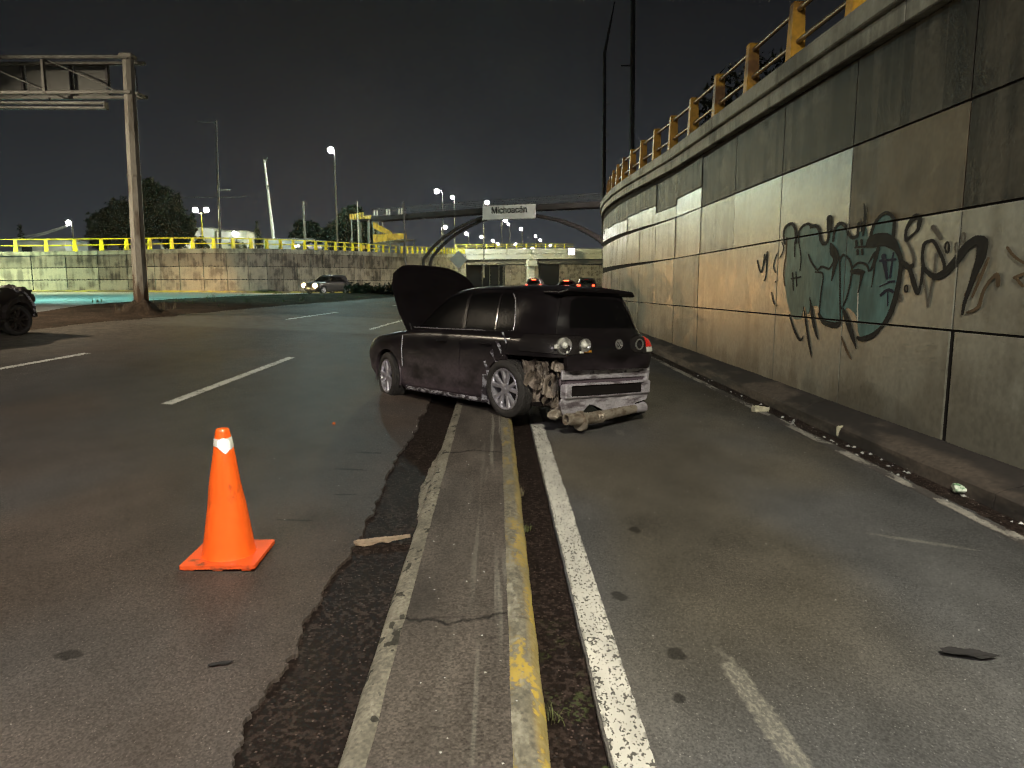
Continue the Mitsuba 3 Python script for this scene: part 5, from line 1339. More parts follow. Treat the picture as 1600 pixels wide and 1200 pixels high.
# ---- overpass across the avenue
OV = thing('overpass', 'concrete road overpass with a lit parapet in the distance', 'overpass')
dx0, dx1 = (-7.5, 140.0), (42.0, 156.0)
dd = np.array([dx1[0] - dx0[0], dx1[1] - dx0[1]])
DL = np.linalg.norm(dd)
dd /= DL
dn = np.array([dd[1], -dd[0]])
dz = lambda t: 6.55 + .50 * math.sin(PI * min(t / 62, 1))


def dblock(t0, t1, z0, z1, out, depth):
    a = np.array(dx0) + dd * t0 + dn * (out - depth / 2)
    b = np.array(dx0) + dd * t1 + dn * (out - depth / 2)
    m = box((0, 0, 0), (1, 1, 1))
    v = m.vertices
    q = v[:, 0] + .5
    P_ = a[None] * (1 - q)[:, None] + b[None] * q[:, None] + dn[None] * (v[:, 1] * depth)[:, None]
    z = np.where(v[:, 2] > 0, z1, z0) + (dz(t0) * (1 - q) + dz(t1) * q)
    m = trimesh.Trimesh(np.column_stack([P_, z]), m.faces, process=False)
    if m.volume < 0:
        m.invert()
    return m


for t in np.arange(0, 50, 5.0):
    obj('parapet', dblock(t + .03, t + 4.97, -.15, .80, .30, .35), 'deck_concrete', OV)
    obj('fascia', dblock(t + .03, t + 4.97, -1.20, -.18, .12, .45), 'deck_concrete', OV)
    obj('girder', dblock(t, t + 5, -2.15, -1.22, -.35, .9), 'deck_underside', OV)
obj('deck', cat([dblock(t, t + 5, -.9, -.25, -.40, 13) for t in np.arange(0, 50, 5.0)]), 'deck_underside', OV)
obj('girder', cat([dblock(t, t + 5, -2.1, -.95, -o, .9) for t in np.arange(0, 50, 5.0) for o in (4, 8, 12)]), 'deck_underside', OV)
pr = thing('railing', 'yellow railing along the left end of the distant overpass', 'railing')
for t in np.arange(0, 24, 2.0):
    p = np.array(dx0) + dd * t + dn * .12
    obj('post', box((p[0], p[1], dz(t) + 1.25), (.20, .2, .9)), 'rail_yellow', pr)
for h in (1.2, 1.65):
    P_ = [np.array(dx0) + dd * t + dn * .12 for t in np.arange(0, 25, 2.0)]
    obj('rail', tube([(p[0], p[1], dz(t) + h) for p, t in zip(P_, np.arange(0, 25, 2.0))], .06, 6), 'rail_yellow', pr, 40)
for px_, py_ in ((6.75, 145.0),):
    obj('pier', cat([box((px_, py_, 2.2), (1.25, 1.4, 5.2), .3, .08)]), 'deck_concrete', OV)
    obj('pier_cap', box((px_, py_, 4.95), (1.9, 2.6, 1.3), .3, .06), 'deck_concrete', OV)
obj('pier', box((10.9, 153.5, 2.2), (4.2, 1.2, 5.6), .3, .06), 'deck_underside', OV)
obj('abutment', box((-3.6, 154.5, 2.2), (11.0, 1.2, 6.2), .3, .05), 'deck_underside', OV)
for x in (-2.8, -1.3, .6, 1.5):
    obj('pipe', tube([(x, 153.3 + .3 * x, -.5), (x, 153.3 + .3 * x, 4.6)], .10, 6), 'deck_concrete', OV)
fw = thing('retaining_wall', 'pale lit wall seen through the openings under the overpass', 'wall')
for i, x in enumerate(np.arange(-8, 48, 4.0)):
    obj('panel', box((x + 2, 205 + .12 * x, 2.6), (3.94, .4, 7.0), .12), 'panel_far', fw)
os_ = thing('lit_sign', 'small bright white lit sign on the overpass parapet', 'sign')
obj('face', box((14.75, 145.6, 7.15), (1.35, .10, 1.25), .3, .02), 'house_white', os_, False, **lamp_mat((1, 1, .92), 9))
obj('frame', box((14.72, 145.75, 7.15), (1.5, .12, 1.4), .3, .02), 'dark_steel', os_)

# ---- footbridge with the street name, its arch and its stair
FB = thing('footbridge', 'dark steel footbridge with an arch and a street name panel spanning the road', 'footbridge')
fA, fD, fN = np.array([-18.2, 100.0]), np.array([.85553, -.51775]), np.array([-.51775, -.85553])


def fp3(s, z, o=0.0):
    p = fA + fD * s + fN * o
    return (float(p[0]), float(p[1]), float(z))


for a, b, za, zb_ in ((3.0, 20.2, 9.50, 9.74), (20.2, 27.3, 9.74, 9.80), (27.3, 38, 9.80, 9.72)):
    for o in (.9, -.9):
        obj('girder', beam(fp3(a, za, o), fp3(b, zb_, o), .22, .62, .02), 'bridge_steel', FB)
    obj('deck', beam(fp3(a, za - .1, 0), fp3(b, zb_ - .1, 0), 1.7, .12), 'bridge_steel', FB)
for o in (.9, -.9):
    for h in (.72, 1.15):
        obj('handrail', tube([fp3(3, 9.5 + h, o), fp3(20.2, 9.74 + h, o), fp3(38, 9.72 + h, o)], .03, 6), 'dark_steel', FB, 40)
ap = [(10.9, 0.0), (10.9, 2.6), (11.2, 4.23), (11.61, 4.70), (12.81, 5.80), (14.37, 6.86), (16.28, 7.84), (18.6, 8.66), (20.23, 9.02), (22.5, 9.30), (25, 9.22), (27.28, 8.82), (29.73, 8.28), (32.12, 7.42), (34.22, 6.34), (36.0, 5.1), (36.6, 3.0), (36.6, 0)]
for o in (.75, -.75):
    obj('arch', tube([fp3(s_, z, o) for s_, z in ap], .20, 8), 'bridge_steel', FB, 40)
for s_, z0, z1 in ((12.8, 5.8, 9.3), (16.3, 7.85, 9.3), (31, 7.9, 9.5)):
    pass
SP = obj('name_panel', beam(fp3(20.24, 9.44, 1.25), fp3(27.27, 9.32, 1.25), .14, 1.62, .01), 'sign_face', FB)
obj('panel_frame', cat([beam(fp3(20.2, z + d_, 1.27), fp3(27.3, z - .12 + d_, 1.27), .16, .07) for z, d_ in ((9.44, .82), (9.44, -.82))]), 'dark_steel', SP)
tx = meshkit.text_mesh('Michoacán', .70, .03, True)
tv = tx.vertices
wd = tv[:, 0].max()
tv = tv * [4.75 / wd, 1, 1]
ps = 21.45 + tv[:, 0]
tx.vertices = np.column_stack([fA[0] + fD[0] * ps + fN[0] * (1.325 + tv[:, 2]), fA[1] + fD[1] * ps + fN[1] * (1.325 + tv[:, 2]), 9.32 + tv[:, 1] - .017 * (tv[:, 0])])
obj('lettering', tx, 'sign_letter', SP, False)
# stair tower at the left end
ST = thing('footbridge_stair', 'orange panelled stair tower at the left end of the footbridge', 'stair tower')
GZ = 5.0
for s_, zt in ((-.4, 9.6), (.9, 9.3), (2.6, 9.3), (3.3, 9.2), (6.0, 6.6), (8.5, 6.6), (-.4, 9.0), (2.4, 9.2)):
    obj('column', beam(fp3(s_, GZ, .9), fp3(s_, zt, .9), .16, .16), 'galvanised', ST)
    obj('column', beam(fp3(s_, GZ, -.9), fp3(s_, zt, -.9), .16, .16), 'galvanised', ST)
def sheet_panel(name, pts, o, mat):
    g = Polygon(pts)
    m = prism(g, -.03, .03)
    v = m.vertices
    m.vertices = np.column_stack([fA[0] + fD[0] * v[:, 0] + fN[0] * (o + v[:, 2]), fA[1] + fD[1] * v[:, 0] + fN[1] * (o + v[:, 2]), v[:, 1]])
    obj(name, m, mat, ST)


for a, b in ((3.3, 4.0), (4.06, 4.8), (4.86, 5.6), (5.66, 6.4), (6.46, 7.2), (7.26, 7.95), (8.0, 8.7)):
    sheet_panel('side_panel', [(a, 6.42 + .11 * (a - 3.3) / 1.5), (b, 6.42 + .11 * (b - 3.3) / 1.5), (b, 7.48), (a, 7.48)], 1.0, 'stair_orange')
    if b < 7:
        hi = lambda s_: 9.15 - (s_ - 3.2) * .45
        sheet_panel('side_panel', [(a, max(8.35 - (a - 3.2) * .42, 7.5)), (b, max(8.35 - (b - 3.2) * .42, 7.5)), (b, hi(b)), (a, hi(a))], .95, 'stair_orange')
obj('landing', beam(fp3(3.2, 6.32, 0), fp3(8.7, 6.72, 0), 1.9, .12), 'galvanised', ST)
obj('landing', beam(fp3(-.6, 9.35, 0), fp3(3.4, 9.45, 0), 1.9, .14), 'bridge_steel', ST)
for i in range(14):
    obj('step', beam(fp3(3.4 + .25 * i, 8.5 - .16 * i, .9), fp3(3.4 + .25 * i, 8.5 - .16 * i, -.9), .26, .05), 'galvanised', ST)
for s_ in np.arange(-.5, 3.2, .42):
    obj('guard_panel', beam(fp3(s_, 9.5, .95), fp3(s_, 10.25 + .08 * s_ - .5 * (s_ > 2), .95), .24, .05), 'stair_orange', ST)
for s_ in (3.55, 4.05, 5.65, 6.05, 7.6, 8.0):
    obj('light_post', beam(fp3(s_, 9.75, .95), fp3(s_, 10.55, .95), .14, .14), 'white_pole', ST)
for s_ in (.2, 1.2, 2.0):
    obj('guard_panel', beam(fp3(s_, 5.9, .9), fp3(s_ + .6, 5.9, .9), .06, .5), 'rail_ochre', ST)

# diamond warning sign, seen from behind
DS = thing('road_sign', 'diamond shaped road sign seen from behind above the raised hood', 'road sign')
obj('plate', beam((-3.51, 70.0, 2.75), (-3.51, 70.0, 4.35), .04, .04), 'sign_back', DS)
dm = box((0, 0, 0), (1.20, .03, 1.20), 0, .01)
dm.apply_transform(R_.rotation_matrix(PI / 4, [0, 1, 0]))
dm.apply_translation([-3.5, 69.95, 3.52])
obj('plate', dm, 'sign_face', DS)
obj('post', tube([(-3.5, 70.06, -.1), (-3.5, 70.06, 3.9)], .05, 8), 'galvanised', DS, 40)

# ---- houses behind the opposite wall
def house(lab, x, y, w, d, z0, z1, mat, wins=(), roof=True):
    h = thing('house', lab, 'house')
    obj('wall', box((x, y, (z0 + z1) / 2), (w, d, z1 - z0), .1, .03), mat, h)
    rk = obj('parapet', cat([box((x, y, z1 + .09), (w + .2, d + .2, .16), .1, .02)]), 'house_grey', h)
    for (wx, wz) in wins:
        k = obj('window', box((x + wx, y - d / 2 - .02 + .1 * wx, wz), (1.1, .10, 1.0), .1), 'window_dark', h)
        obj('frame', cat([box((x + wx, y - d / 2 - .06 + .1 * wx, wz + s_), (1.25, .08, .07), .1) for s_ in (-.53, .53)]), 'house_white', k)


house('wide pale flat roofed house left of the twin lamp post', -44.5, 112, 7.5, 8, 4, 8.9, 'house_white', ((-2.2, 6.6), (1.5, 6.6)))
house('narrower pale house right of the twin lamp post', -38.3, 112.5, 4.2, 8, 4, 8.5, 'house_white', ((.8, 6.6),))
house('low pale house under the lamp with wires at far left', -52.5, 90, 5.2, 6, 3, 6.15, 'house_white', ((-1.2, 4.9),))
house('small pale flat roofed house left of the leaning pole', -28.6, 108, 5.6, 6, 4, 7.2, 'house_white', ((1.2, 6.2),))
house('long low grey building right of the leaning pole', -22.5, 112, 7.0, 6, 4, 6.9, 'house_grey', ((-1.2, 6.2),))
bill = thing('billboard', 'pale board panel on the railing at the foot of the leaning pole', 'board')
obj('panel', box((-29.2, 99.2, 6.1), (2.6, .1, 1.5), .25, .02), 'house_white', bill)
obj('leg', box((-29.2, 99.3, 4.9), (.1, .1, 1.6)), 'galvanised', bill)

# ---- trees
def tree(lab, x, y, z0, h, clumps, n, seed, leaf=.22, cat_='tree'):
    r = np.random.default_rng(seed)
    t = thing('tree', lab, cat_)
    limbs = [tube([(x, y, z0), (x + .1, y, z0 + h * .3), (x, y, z0 + h * .55)], [.30, .22, .12], 8)]
    Vs = []
    for cx_, cy_, cz_, rx, rz_ in clumps:
        limbs.append(tube([(x, y, z0 + h * .30), (x + cx_ * .5, y + cy_ * .5, z0 + (h * .35 + cz_) / 2), (x + cx_, y + cy_, z0 + cz_)], [.14, .08, .03], 6))
        m = int(n * rx * rx)
        q = r.normal(0, 1, (m, 3))
        q /= np.linalg.norm(q, axis=1, keepdims=True)
        rad = r.uniform(.35, 1.0, (m, 1)) ** .6 * (0.75 + .5 * meshkit.noise(q * 3 + seed)[:, None])
        c_ = q * rad * [rx, rx, rz_] + [x + cx_, y + cy_, z0 + cz_]
        e = r.normal(0, leaf, (m, 2, 3))
        Vs.append(np.concatenate([c_[:, None] - e[:, :1], c_[:, None] + e[:, :1] * .3, c_[:, None] + e[:, 1:]], 1).reshape(-1, 3))
    V = np.vstack(Vs)
    obj('trunk', cat(limbs), 'bark', t, 40)
    obj('crown', trimesh.Trimesh(V, np.arange(len(V)).reshape(-1, 3), process=False), 'leaf_dark', t)


tree('big dark round tree behind the gantry post', -45.0, 97, 4, 10, [(-5.2, 0, 4.6, 1.9, 1.8), (-3.2, 1, 6.0, 2.1, 2.0), (0, 0, 5.2, 2.8, 2.4), (2.4, 0, 6.6, 2.7, 2.6), (4.0, 1, 4.4, 2.2, 2.0), (1.2, -1, 8.6, 1.9, 1.5), (-1.8, 0, 3.0, 2.2, 1.5), (3.6, 0, 2.8, 1.8, 1.3), (-5.6, 0, 3.0, 1.6, 1.5)], 380, 11)
tree('dark bushy tree left of the tall lit lamp post', -27.2, 108, 4, 6.2, [(-.9, 0, 3.4, 1.8, 1.8), (.6, 0, 4.6, 1.6, 1.5), (1.9, 0, 3.0, 1.5, 1.6), (-.5, 0, 5.4, 1.0, .8)], 380, 12)
tree('dark bushy tree right of the tall lit lamp post', -20.8, 106, 4, 8, [(-1.6, 0, 3.8, 1.9, 2.0), (.4, 0, 5.6, 2.0, 2.0), (2.2, 0, 4.4, 1.9, 1.8), (.8, 0, 7.0, 1.3, 1.0), (2.2, 0, 2.4, 1.6, 1.4)], 380, 13)
tree('thin dark conifer at the far left skyline', -70.0, 112, 3, 7, [(0, 0, 2.2, 1.0, 1.6), (0, 0, 4.0, .7, 1.4), (0, 0, 5.6, .4, 1.2)], 420, 14, .16)
tree('thin dark conifer left of the leaning pole', -36.0, 114, 4, 7, [(0, 0, 2.6, .9, 1.6), (0, 0, 4.2, .6, 1.3), (0, 0, 5.6, .3, 1.0)], 420, 15, .16)
tree('sparse dark tree above the right wall behind the railing', 8.6, 25.5, 4.4, 4.9, [(-.6, 0, 3.4, 1.0, .9), (.9, 0, 3.9, 1.1, .9), (-1.3, 0, 2.5, .8, .8), (.5, 0, 2.2, 1.0, .9), (2.0, 0, 2.9, 1.0, .9)], 330, 16, .10)
tree('small lit shrub round the lamp beside the railing', -37.3, 109, 4, 3.6, [(-.6, 0, 2.6, .9, .9), (.7, 0, 2.3, .9, .8), (0, 0, 3.2, .7, .6)], 420, 17, .14, 'shrub')
tree('green shrub under the twin lamp post', -40.6, 104, 4, 3, [(0, 0, 2.8, .8, .8), (.4, 0, 2.0, .8, .7)], 420, 18, .14, 'shrub')
tree('green tree top showing over the overpass railing', -1.8, 185, 3, 9, [(0, 0, 5.4, 2.4, 1.4), (2.4, 0, 5.0, 1.9, 1.2)], 120, 19, .35)

# ---- poles
def pole(lab, pts, r, mat, name='utility_pole', cat_='pole', extra=()):
    k = thing(name, lab, cat_)
    obj('shaft', tube(pts, r, 8), mat, k, 40)
    for nm, m, mt in extra:
        obj(nm, m, mt, k, 30)
    return k


pole('pale leaning pole behind the opposite railing', [(-29.44, 100, 3.0), (-29.45, 100, 6.9), (-30.22, 100, 17.2)], [.24, .22, .13], 'white_pole', extra=[('arm', tube([(-30.2, 100, 16.9), (-29.7, 100, 17.5)], .05, 6), 'galvanised'), ('bracket', box((-29.9, 99.8, 13.8), (.5, .2, .25), 0, .03), 'galvanised')])
pole('short wooden pole left of the tall lit lamp post', [(-25.3, 100, 3.0), (-25.36, 100, 11.9)], [.20, .14], 'wood_pole')
pole('very tall dark pole with small side arms right of the twin lamp', [(-38.44, 105, 3.0), (-37.99, 105, 23.2)], [.22, .10], 'dark_steel', extra=[('arm', beam((-38.3, 104.9, 13.91), (-36.57, 104.9, 13.93), .08, .08), 'white_pole'), ('arm', beam((-40.71, 104.9, 22.9), (-38.0, 104.9, 22.9), .06, .06), 'galvanised')])
pole('dark pole in front of the orange stair', [(-11.2, 93, 3.0), (-11.35, 93, 11.2)], [.14, .10], 'dark_steel')
pole('thin pale pole left of the orange stair', [(-16.9, 92.5, 3.0), (-16.9, 92.5, 11.2)], [.08, .05], 'white_pole')
pole('dark pole with small insulators above the right wall, left of two', [(6.35, 44, 3.6), (6.22, 44, 14.4), (6.75, 44, 17.2)], [.13, .10, .03], 'dark_steel',
     extra=[('insulator', cat([box((6.45, 43.9, z), (.20, .06, .05), 0, .01) for z in (9.0, 9.9, 11.6)]), 'white_pole')])
pole('taller dark pole above the right wall, right of two', [(7.25, 40, 3.8), (7.0, 40, 21.0)], [.15, .12], 'dark_steel', extra=[('crossarm', beam((6.5, 39.9, 12.6), (7.2, 39.9, 12.6), .06, .06), 'dark_steel')])
wr_ = thing('overhead_wire', 'pale overhead wire between the tree and the tall dark pole', 'wire')
obj('strand', tube([(-47, 104, 13.0), (-42, 104, 12.75), (-37, 104, 12.8), (-34, 104, 12.95)], .035, 5), 'galvanised', wr_)
wr_ = thing('overhead_wire', 'pair of pale wires running down left from the lamp at far left', 'wire')
for q in (0, 1):
    obj('strand', tube([(-47.9, 85, 7.7 - .15 * q), (-50.5, 85, 6.9 - .2 * q), (-53.5, 85, 6.3 - .3 * q)], .03, 5), 'white_pole', wr_)
wr_ = thing('overhead_wire', 'pale wire slanting down left from the twin lamp post', 'wire')
obj('strand', tube([(-41.2, 104.8, 10.2), (-43.5, 104.8, 9.5), (-47, 104.8, 8.9)], .03, 5), 'white_pole', wr_)


# ---- street lamps
def lamp(lab, x, y, z, zb, col, L, r=.22, arm=None, w=.25, pole_mat='galvanised', group=None, lean=0.0):
    k = thing('street_lamp', lab, 'street lamp', group)
    ax = arm if arm is not None else 1.0
    obj('pole', tube([(x + ax + lean, y, zb), (x + ax, y, z - .3), (x + ax * .8, y, z + .12), (x, y, z + .2)], [.13, .09, .07, .05], 7), pole_mat, k, 40)
    obj('head', beam((x - .45, y, z + .2), (x + .35, y, z + .2), .34, .14, .03), 'dark_steel', k)
    b = trimesh.creation.icosphere(2, r)
    b.apply_translation([x, y, z])
    obj('bulb', b, 'lamp_white', k, True, emitter={'type': 'area', 'radiance': rgb(*[c * L for c in col]), 'sampling_weight': float(w)})
    return k


CY_, YE_, WH_ = (.62, 1.0, .98), (1.0, .86, .42), (1.0, .98, .86)
lamp('tall lamp post with a bright bluish white lamp above the opposite railing', -20.45, 95, 17.6, 3, CY_, 1900, .42, .45, 1.8)
tw = thing('street_lamp', 'post with two yellow lamps side by side above the opposite railing', 'street lamp')
obj('pole', tube([(-40.75, 105, 3), (-40.75, 105, 10.9)], .11, 8), 'rail_yellow', tw, 40)
obj('arm', tube([(-41.5, 105, 11.1), (-41.1, 105, 10.75), (-40.75, 105, 10.7), (-40.4, 105, 10.75), (-40.05, 105, 11.1)], .05, 6), 'galvanised', tw, 40)
for x in (-41.53, -40.03):
    b = trimesh.creation.icosphere(2, .40).apply_translation([x, 105, 11.23])
    obj('bulb', b, 'lamp_white', tw, True, emitter={'type': 'area', 'radiance': rgb(620, 540, 170), 'sampling_weight': .4})
lamp('white lamp on a short pole with wires at far left', -47.7, 85, 8.0, 3, WH_, 700, .30, .35, .7, 'wood_pole')
lamp('small warm lamp among the shrub beside the railing', -37.5, 108.5, 8.3, 3, (1, .93, .66), 160, .30, -.3, .4)
far = [('yellow street lamp highest left of the street name panel', -9.34, 120, 15.56, YE_, 2600, .42, .9), ('bluish street lamp just right of the highest yellow one', -7.44, 130, 15.77, CY_, 1300, .36, .3),
       ('yellow street lamp touching the left end of the street name panel', -1.5, 130, 14.87, YE_, 9000, .42, -.6), ('yellow street lamp below the footbridge left of the arch', -11.79, 175, 13.84, YE_, 1900, .5, -.9),
       ('first street lamp inside the arch from the left', -7.3, 185, 13.0, WH_, 1600, .42, .6), ('second street lamp inside the arch from the left', -3.99, 205, 13.38, WH_, 200, .44, .6),
       ('third street lamp inside the arch from the left, small', -.95, 230, 13.66, WH_, 180, .44, .6), ('fourth street lamp inside the arch from the left, small and low', .62, 260, 14.15, WH_, 170, .48, .6),
       ('large street lamp right under the street name panel', 2.6, 200, 17.37, YE_, 220, .52, -1.0), ('small street lamp beside the large one under the name panel', 3.53, 215, 17.57, WH_, 170, .36, .5),
       ('bright street lamp below the right half of the name panel', 7.03, 210, 15.87, WH_, 210, .5, .4), ('upper of two street lamps near the right limb of the arch', 12.17, 230, 15.03, WH_, 190, .44, .5),
       ('lower of two street lamps near the right limb of the arch', 14.79, 250, 14.94, WH_, 180, .48, .5), ('low street lamp left of the overpass pier', 6.93, 260, 14.02, WH_, 170, .46, -.8),
       ('left one of two low lamps just over the overpass parapet', 9.45, 250, 11.78, YE_, 200, .52, .5), ('right one of two low lamps just over the overpass parapet', 11.75, 240, 11.6, YE_, 200, .56, .5),
       ('farthest small street lamp at the right above the overpass', 20.42, 280, 14.43, WH_, 150, .42, -.8)]
for lab, x, y, z, c, L, r, arm in far:
    lamp(lab, x, y, z, 2.0, c, L * (1 if L > 1000 else 2.5), r, arm, 1.0 if L > 1000 else .03, group='lamps along the avenue beyond the footbridge')
hl = [(-45.9, 107, 6.9), (-44.8, 107, 6.85)]
pc_ = thing('car', 'parked car with lit lamps half hidden by the opposite railing', 'car')
pm = xform(-45.0, 109, 5.35, math.radians(265))
simple_car(pc_, SEDAN, pm, 'silver_car', (1.289, -1.289))
for y in (.62, -.62):
    obj('headlight', place(trimesh.creation.icosphere(2, .24).apply_translation([2.15, y, .72]), pm), 'lamp_white', pc_, True, **lamp_mat((.95, 1, .85), 60))
ul = thing('car', 'car with one lit lamp passing behind the railing left of the stair', 'car')
um = xform(-23.5, 96.5, 5.2, math.radians(215))
simple_car(ul, HATCH, um, 'silver_car', (1.289, -1.289))
for y in (.62, -.62):
    obj('headlight', place(trimesh.creation.icosphere(2, .17).apply_translation([2.12, y, .72]), um), 'lamp_white', ul, True, **lamp_mat((1, .95, .75), 40))


def street_light(lab, x, y, z, zb, toward, col, I, w, size=.32, aim=None, cut=60):
    """A lit road lantern on a curved mast, outside the picture; its lens faces the road."""
    k = thing('street_lamp', lab, 'street lamp')
    d = np.array([toward[0] - x, toward[1] - y], float)
    d /= np.linalg.norm(d)
    bx, by = x - d[0] * 2.2, y - d[1] * 2.2
    obj('pole', tube([(bx, by, zb), (bx, by, z - .8), (bx + d[0] * .3, by + d[1] * .3, z - .1), (x - d[0] * .6, y - d[1] * .6, z + .16), (x - d[0] * .3, y - d[1] * .3, z + .16)], [.12, .09, .07, .05, .05], 8), 'galvanised', k, 40)
    obj('head', beam((x - d[0] * .45, y - d[1] * .45, z + .15), (x + d[0] * .45, y + d[1] * .45, z + .15), .46, .16, .04), 'galvanised', k)
    m = trimesh.creation.box(extents=(size * 1.6, size, .02))
    m = box((0, 0, 0), (size * 1.6, size, .03), math.atan2(d[1], d[0]), 0)
    m.apply_translation([x, y, z + .04])
    obj('lens', m, 'lamp_white', k, False, emitter={'type': 'area', 'radiance': rgb(*[c * (I if aim is None else 20) / (size * size * 1.6) for c in col]), 'sampling_weight': float(w) if aim is None else .02})
    if aim is not None:                                                # a lantern with a reflector that throws its light one way
        scene['beam_' + k] = {'type': 'spot', 'to_world': T().look_at(origin=[x, y, z - .05], target=[float(v) for v in aim], up=[0, 1, 0]), 'intensity': rgb(*[c * I for c in col]),
                              'cutoff_angle': float(cut), 'beam_width': cut * .45, 'sampling_weight': float(w)}


street_light('unseen street lamp behind the camera above the right lane, added in place of a phone flash', 1.3, -2.2, 6.8, -.1, (0.5, 2), (1.0, .94, .76), 570, 6.0)  # added unseen lamp, does the work of a flash at the camera
street_light('unseen fill lamp added behind the camera at the left', -6.5, -8.0, 9.0, .3, (-3, 2), (1.0, .88, .91), 390, 4.5)  # added unseen lamp: fill for the left lanes and the rear of the wreck
street_light('bluish street lamp over the far carriageway outside the left edge', -23.5, 26.0, 9.0, .6, (-18, 33), (.34, 1.0, .88), 1800, 1.5, aim=(-24, 38, 0), cut=56)
street_light('yellowish street lamp near the left end of the opposite wall', -38.0, 45.0, 8.5, 3.0, (-34, 56), (.95, 1.0, .52), 2100, 1.5, aim=(-30, 60, 3), cut=60)
street_light('warm street lamp at the left over the dirt island', -19.5, 15.0, 9.5, .5, (-10, 17), (1.0, .84, .62), 760, 2.0, aim=(-10, 19, -1), cut=50)
street_light('added lamp hidden behind the right wall to light the name panel and opposite wall', 17.0, 68.0, 9.4, 4.3, (9, 74), (1.0, .90, .74), 2600, 1.5, aim=(-16, 92, 3.0), cut=62)  # no lamp seen here: added to brighten the name panel and opposite wall

# ---- litter
def litter(name, lab, m, mat, cat_, smooth=25):
    k = thing(name, lab, cat_)
    scene[k] = mikit.ply(m, mat, smooth=smooth)
    return k


pk = tm(man(prism(Polygon([(-.17, -.020), (-.12, -.045), (-.02, -.035), (.12, -.012), (.18, -.006), (.17, .006), (.05, .018), (-.08, .035), (-.16, .030)]), 0, .018)).refine_to_length(.03))
pk.vertices += (meshkit.fbm(pk.vertices * 30, 3)[:, None] - .5) * [0, .012, .02]
litter('wood_splinter', 'pointed pale brown splinter lying across the dark gutter strip', at(pk, -.70, 4.30, .035, .40), 'cardboard', 'splinter')
bt = revolve([(0, 0), (.03, 0), (.034, .008), (.034, .11), (.030, .15), (.014, .175), (.013, .20), (0, .20)], 24)
bt.apply_transform(R_.rotation_matrix(PI / 2, [1, 0, 0]))
bt.vertices *= [2.2, 1.45, .9]
bt = crumple(bt, .010, 26, 71, .012)
litter('plastic_bottle', 'crushed pale green plastic bottle in the right gutter', at(bt, 3.50, 5.40, .025, 1.15), 'plastic_green', 'bottle', 40)
litter('concrete_lump', 'small pale concrete lump at the foot of the right wall', at(crumple(man(box((0, 0, .055), (.11, .13, .11), 0, .015)), .025, 14, 73, .02), 3.60, 7.40, -.01, .5), 'pale_stone', 'lump')
litter('concrete_lump', 'pale broken lump beside the dirty edge line ahead', at(crumple(man(box((0, 0, .03), (.20, .12, .07), 0, .015)), .03, 12, 75, .025), 3.24, 8.85, .0, .3), 'pale_stone', 'lump')
rg = grid_mesh(np.stack([*np.meshgrid(np.linspace(-.10, .12, 22), np.linspace(-.035, .035, 10), indexing='ij'), np.zeros((22, 10))], -1))
rv = rg.vertices
rv[:, 2] = .012 + .022 * meshkit.fbm(rv * 22, 3)
rv[:, 1] *= 1 - .85 * (rv[:, 0] / .12) ** 2
rg.vertices = rv
litter('rag', 'black scrap of rag on the right lane at lower right', at(rg, 2.0, 2.9, .009, -.25), 'rag_cloth', 'rag', True)
lf = rg.copy()
lf.vertices = lf.vertices * [.45, .38, .5]
litter('leaf', 'small black leaf on the left lane in front of the cone', at(lf, -1.115, 2.80, float(zg(-1.115, 2.8)) + .013, .35), 'rag_cloth', 'leaf', True)
litter('reflector_shard', 'tiny orange reflector shard on the left lanes', at(crumple(man(box((0, 0, .012), (.03, .02, .02), 0, .003)), .004, 40, 77, .01), -1.72, 7.69, float(zg(-1.72, 7.69)) + .012), 'red_shard', 'shard', False)


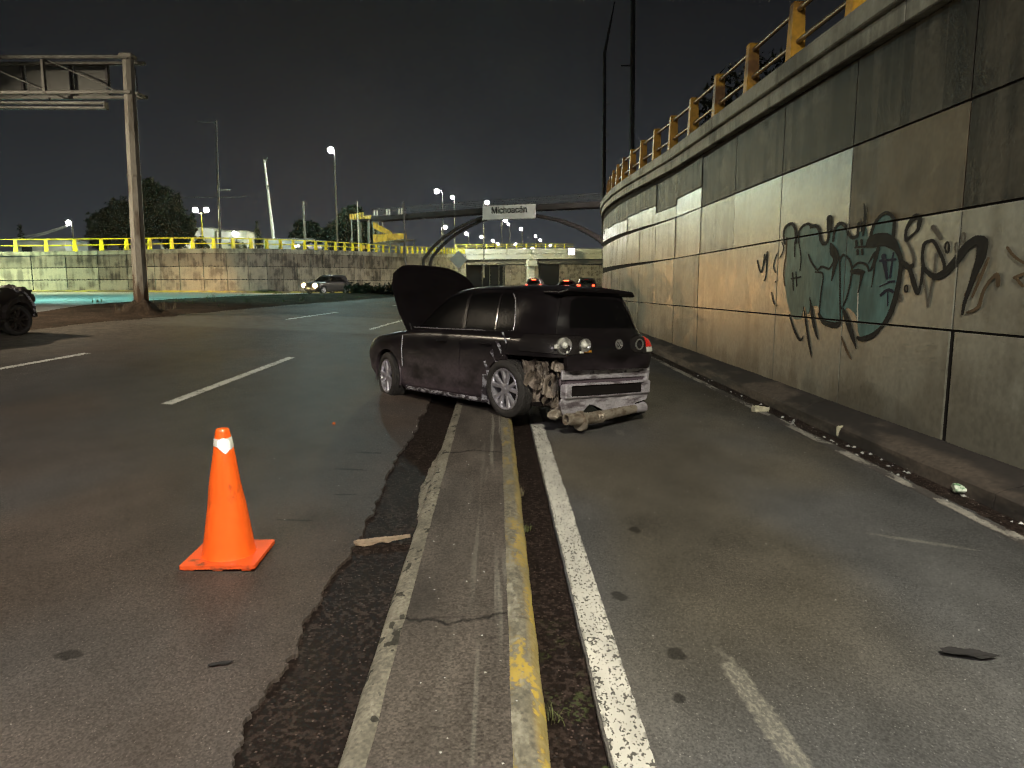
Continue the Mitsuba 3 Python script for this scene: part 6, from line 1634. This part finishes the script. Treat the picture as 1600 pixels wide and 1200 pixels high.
def scatter(n, fx, seed, s0=.004, s1=.016):
    r = np.random.default_rng(seed)
    V = []
    for _ in range(n):
        x, y, z = fx(r)
        s_ = r.uniform(s0, s1)
        a = r.uniform(0, 2 * PI)
        q = np.array([[-1, -.5, 0], [.8, -.7, .1], [.3, .9, .3], [0, 0, 1.0]]) * s_
        c, s2 = math.cos(a), math.sin(a)
        q = q @ np.array([[c, s2, 0], [-s2, c, 0], [0, 0, .8]])
        V.append(q + [x, y, z])
    V = np.vstack(V)
    F = (np.arange(n)[:, None, None] * 4 + np.array([[0, 2, 1], [0, 1, 3], [1, 2, 3], [2, 0, 3]])[None]).reshape(-1, 3)
    return trimesh.Trimesh(V, F, process=False)


def f1(r):
    x, y = r.uniform(.6, 3.2), 2.0 + 9 * r.random() ** 1.6
    return x, y, .009


def f2(r):
    x, y = -.9 - 8 * r.random() ** 1.5, 2.0 + 13 * r.random() ** 1.4
    return x, y, float(zg(x, y)) + .013


def f3(r):
    if r.random() < .5:
        return r.uniform(-.85, -.52), 2 + 6.5 * r.random(), -.005
    return r.uniform(3.3, 3.55), 4.0 + 12 * r.random(), -.008


def f4(r):
    x, y = r.normal(-.72, .10), r.normal(7.75, .22)
    return x, y, .005 if x > -.85 else .045


def f5(r):
    return r.uniform(-.38, .10), 2 + 6 * r.random() ** 1.3, .122


def f6(r):
    y = 4.6 + 8 * r.random()
    return r.uniform(3.22, 3.50), y, -.004


for f_, n_s, lab, s0, s1 in ((f6, 60, 'pale chips and broken bits lying along the right gutter', .008, .026), (f1, 110, 'tiny glass and stone crumbs scattered over the right lane', .0015, .005), (f2, 120, 'tiny glass crumbs scattered over the left lanes', .0015, .0055), (f3, 700, 'grit and small stones lying in the dark gutters', .002, .009),
                             (f4, 240, 'heap of shattered glass under the door of the wreck', .004, .013), (f5, 40, 'small crumbs on the median slab', .003, .007)):
    k = num('debris')
    scene[k] = mikit.ply(scatter(n_s, f_, 90 + n_s, s0, s1), 'glass_shard' if f_ is not f3 else 'grit')
    labels[k] = {'label': lab, 'category': 'debris', 'kind': 'stuff'}
paint('grit', (.09, .08, .07), rough=.7)

# ------------------------------------------------------------------ night haze
scene['haze_air'] = {'type': 'homogeneous', 'albedo': rgb(.95, .95, .95), 'sigma_t': 0.00028, 'phase': {'type': 'hg', 'g': 0.86}}
scene['haze'] = {'type': 'cube', 'to_world': T().translate([0, 100, 28]).scale([420, 420, 31]), 'bsdf': {'type': 'null'}, 'interior': {'type': 'ref', 'id': 'haze_air'}}
labels['haze'] = {'kind': 'stuff'}
scene['camera']['medium'] = {'type': 'ref', 'id': 'haze_air'}
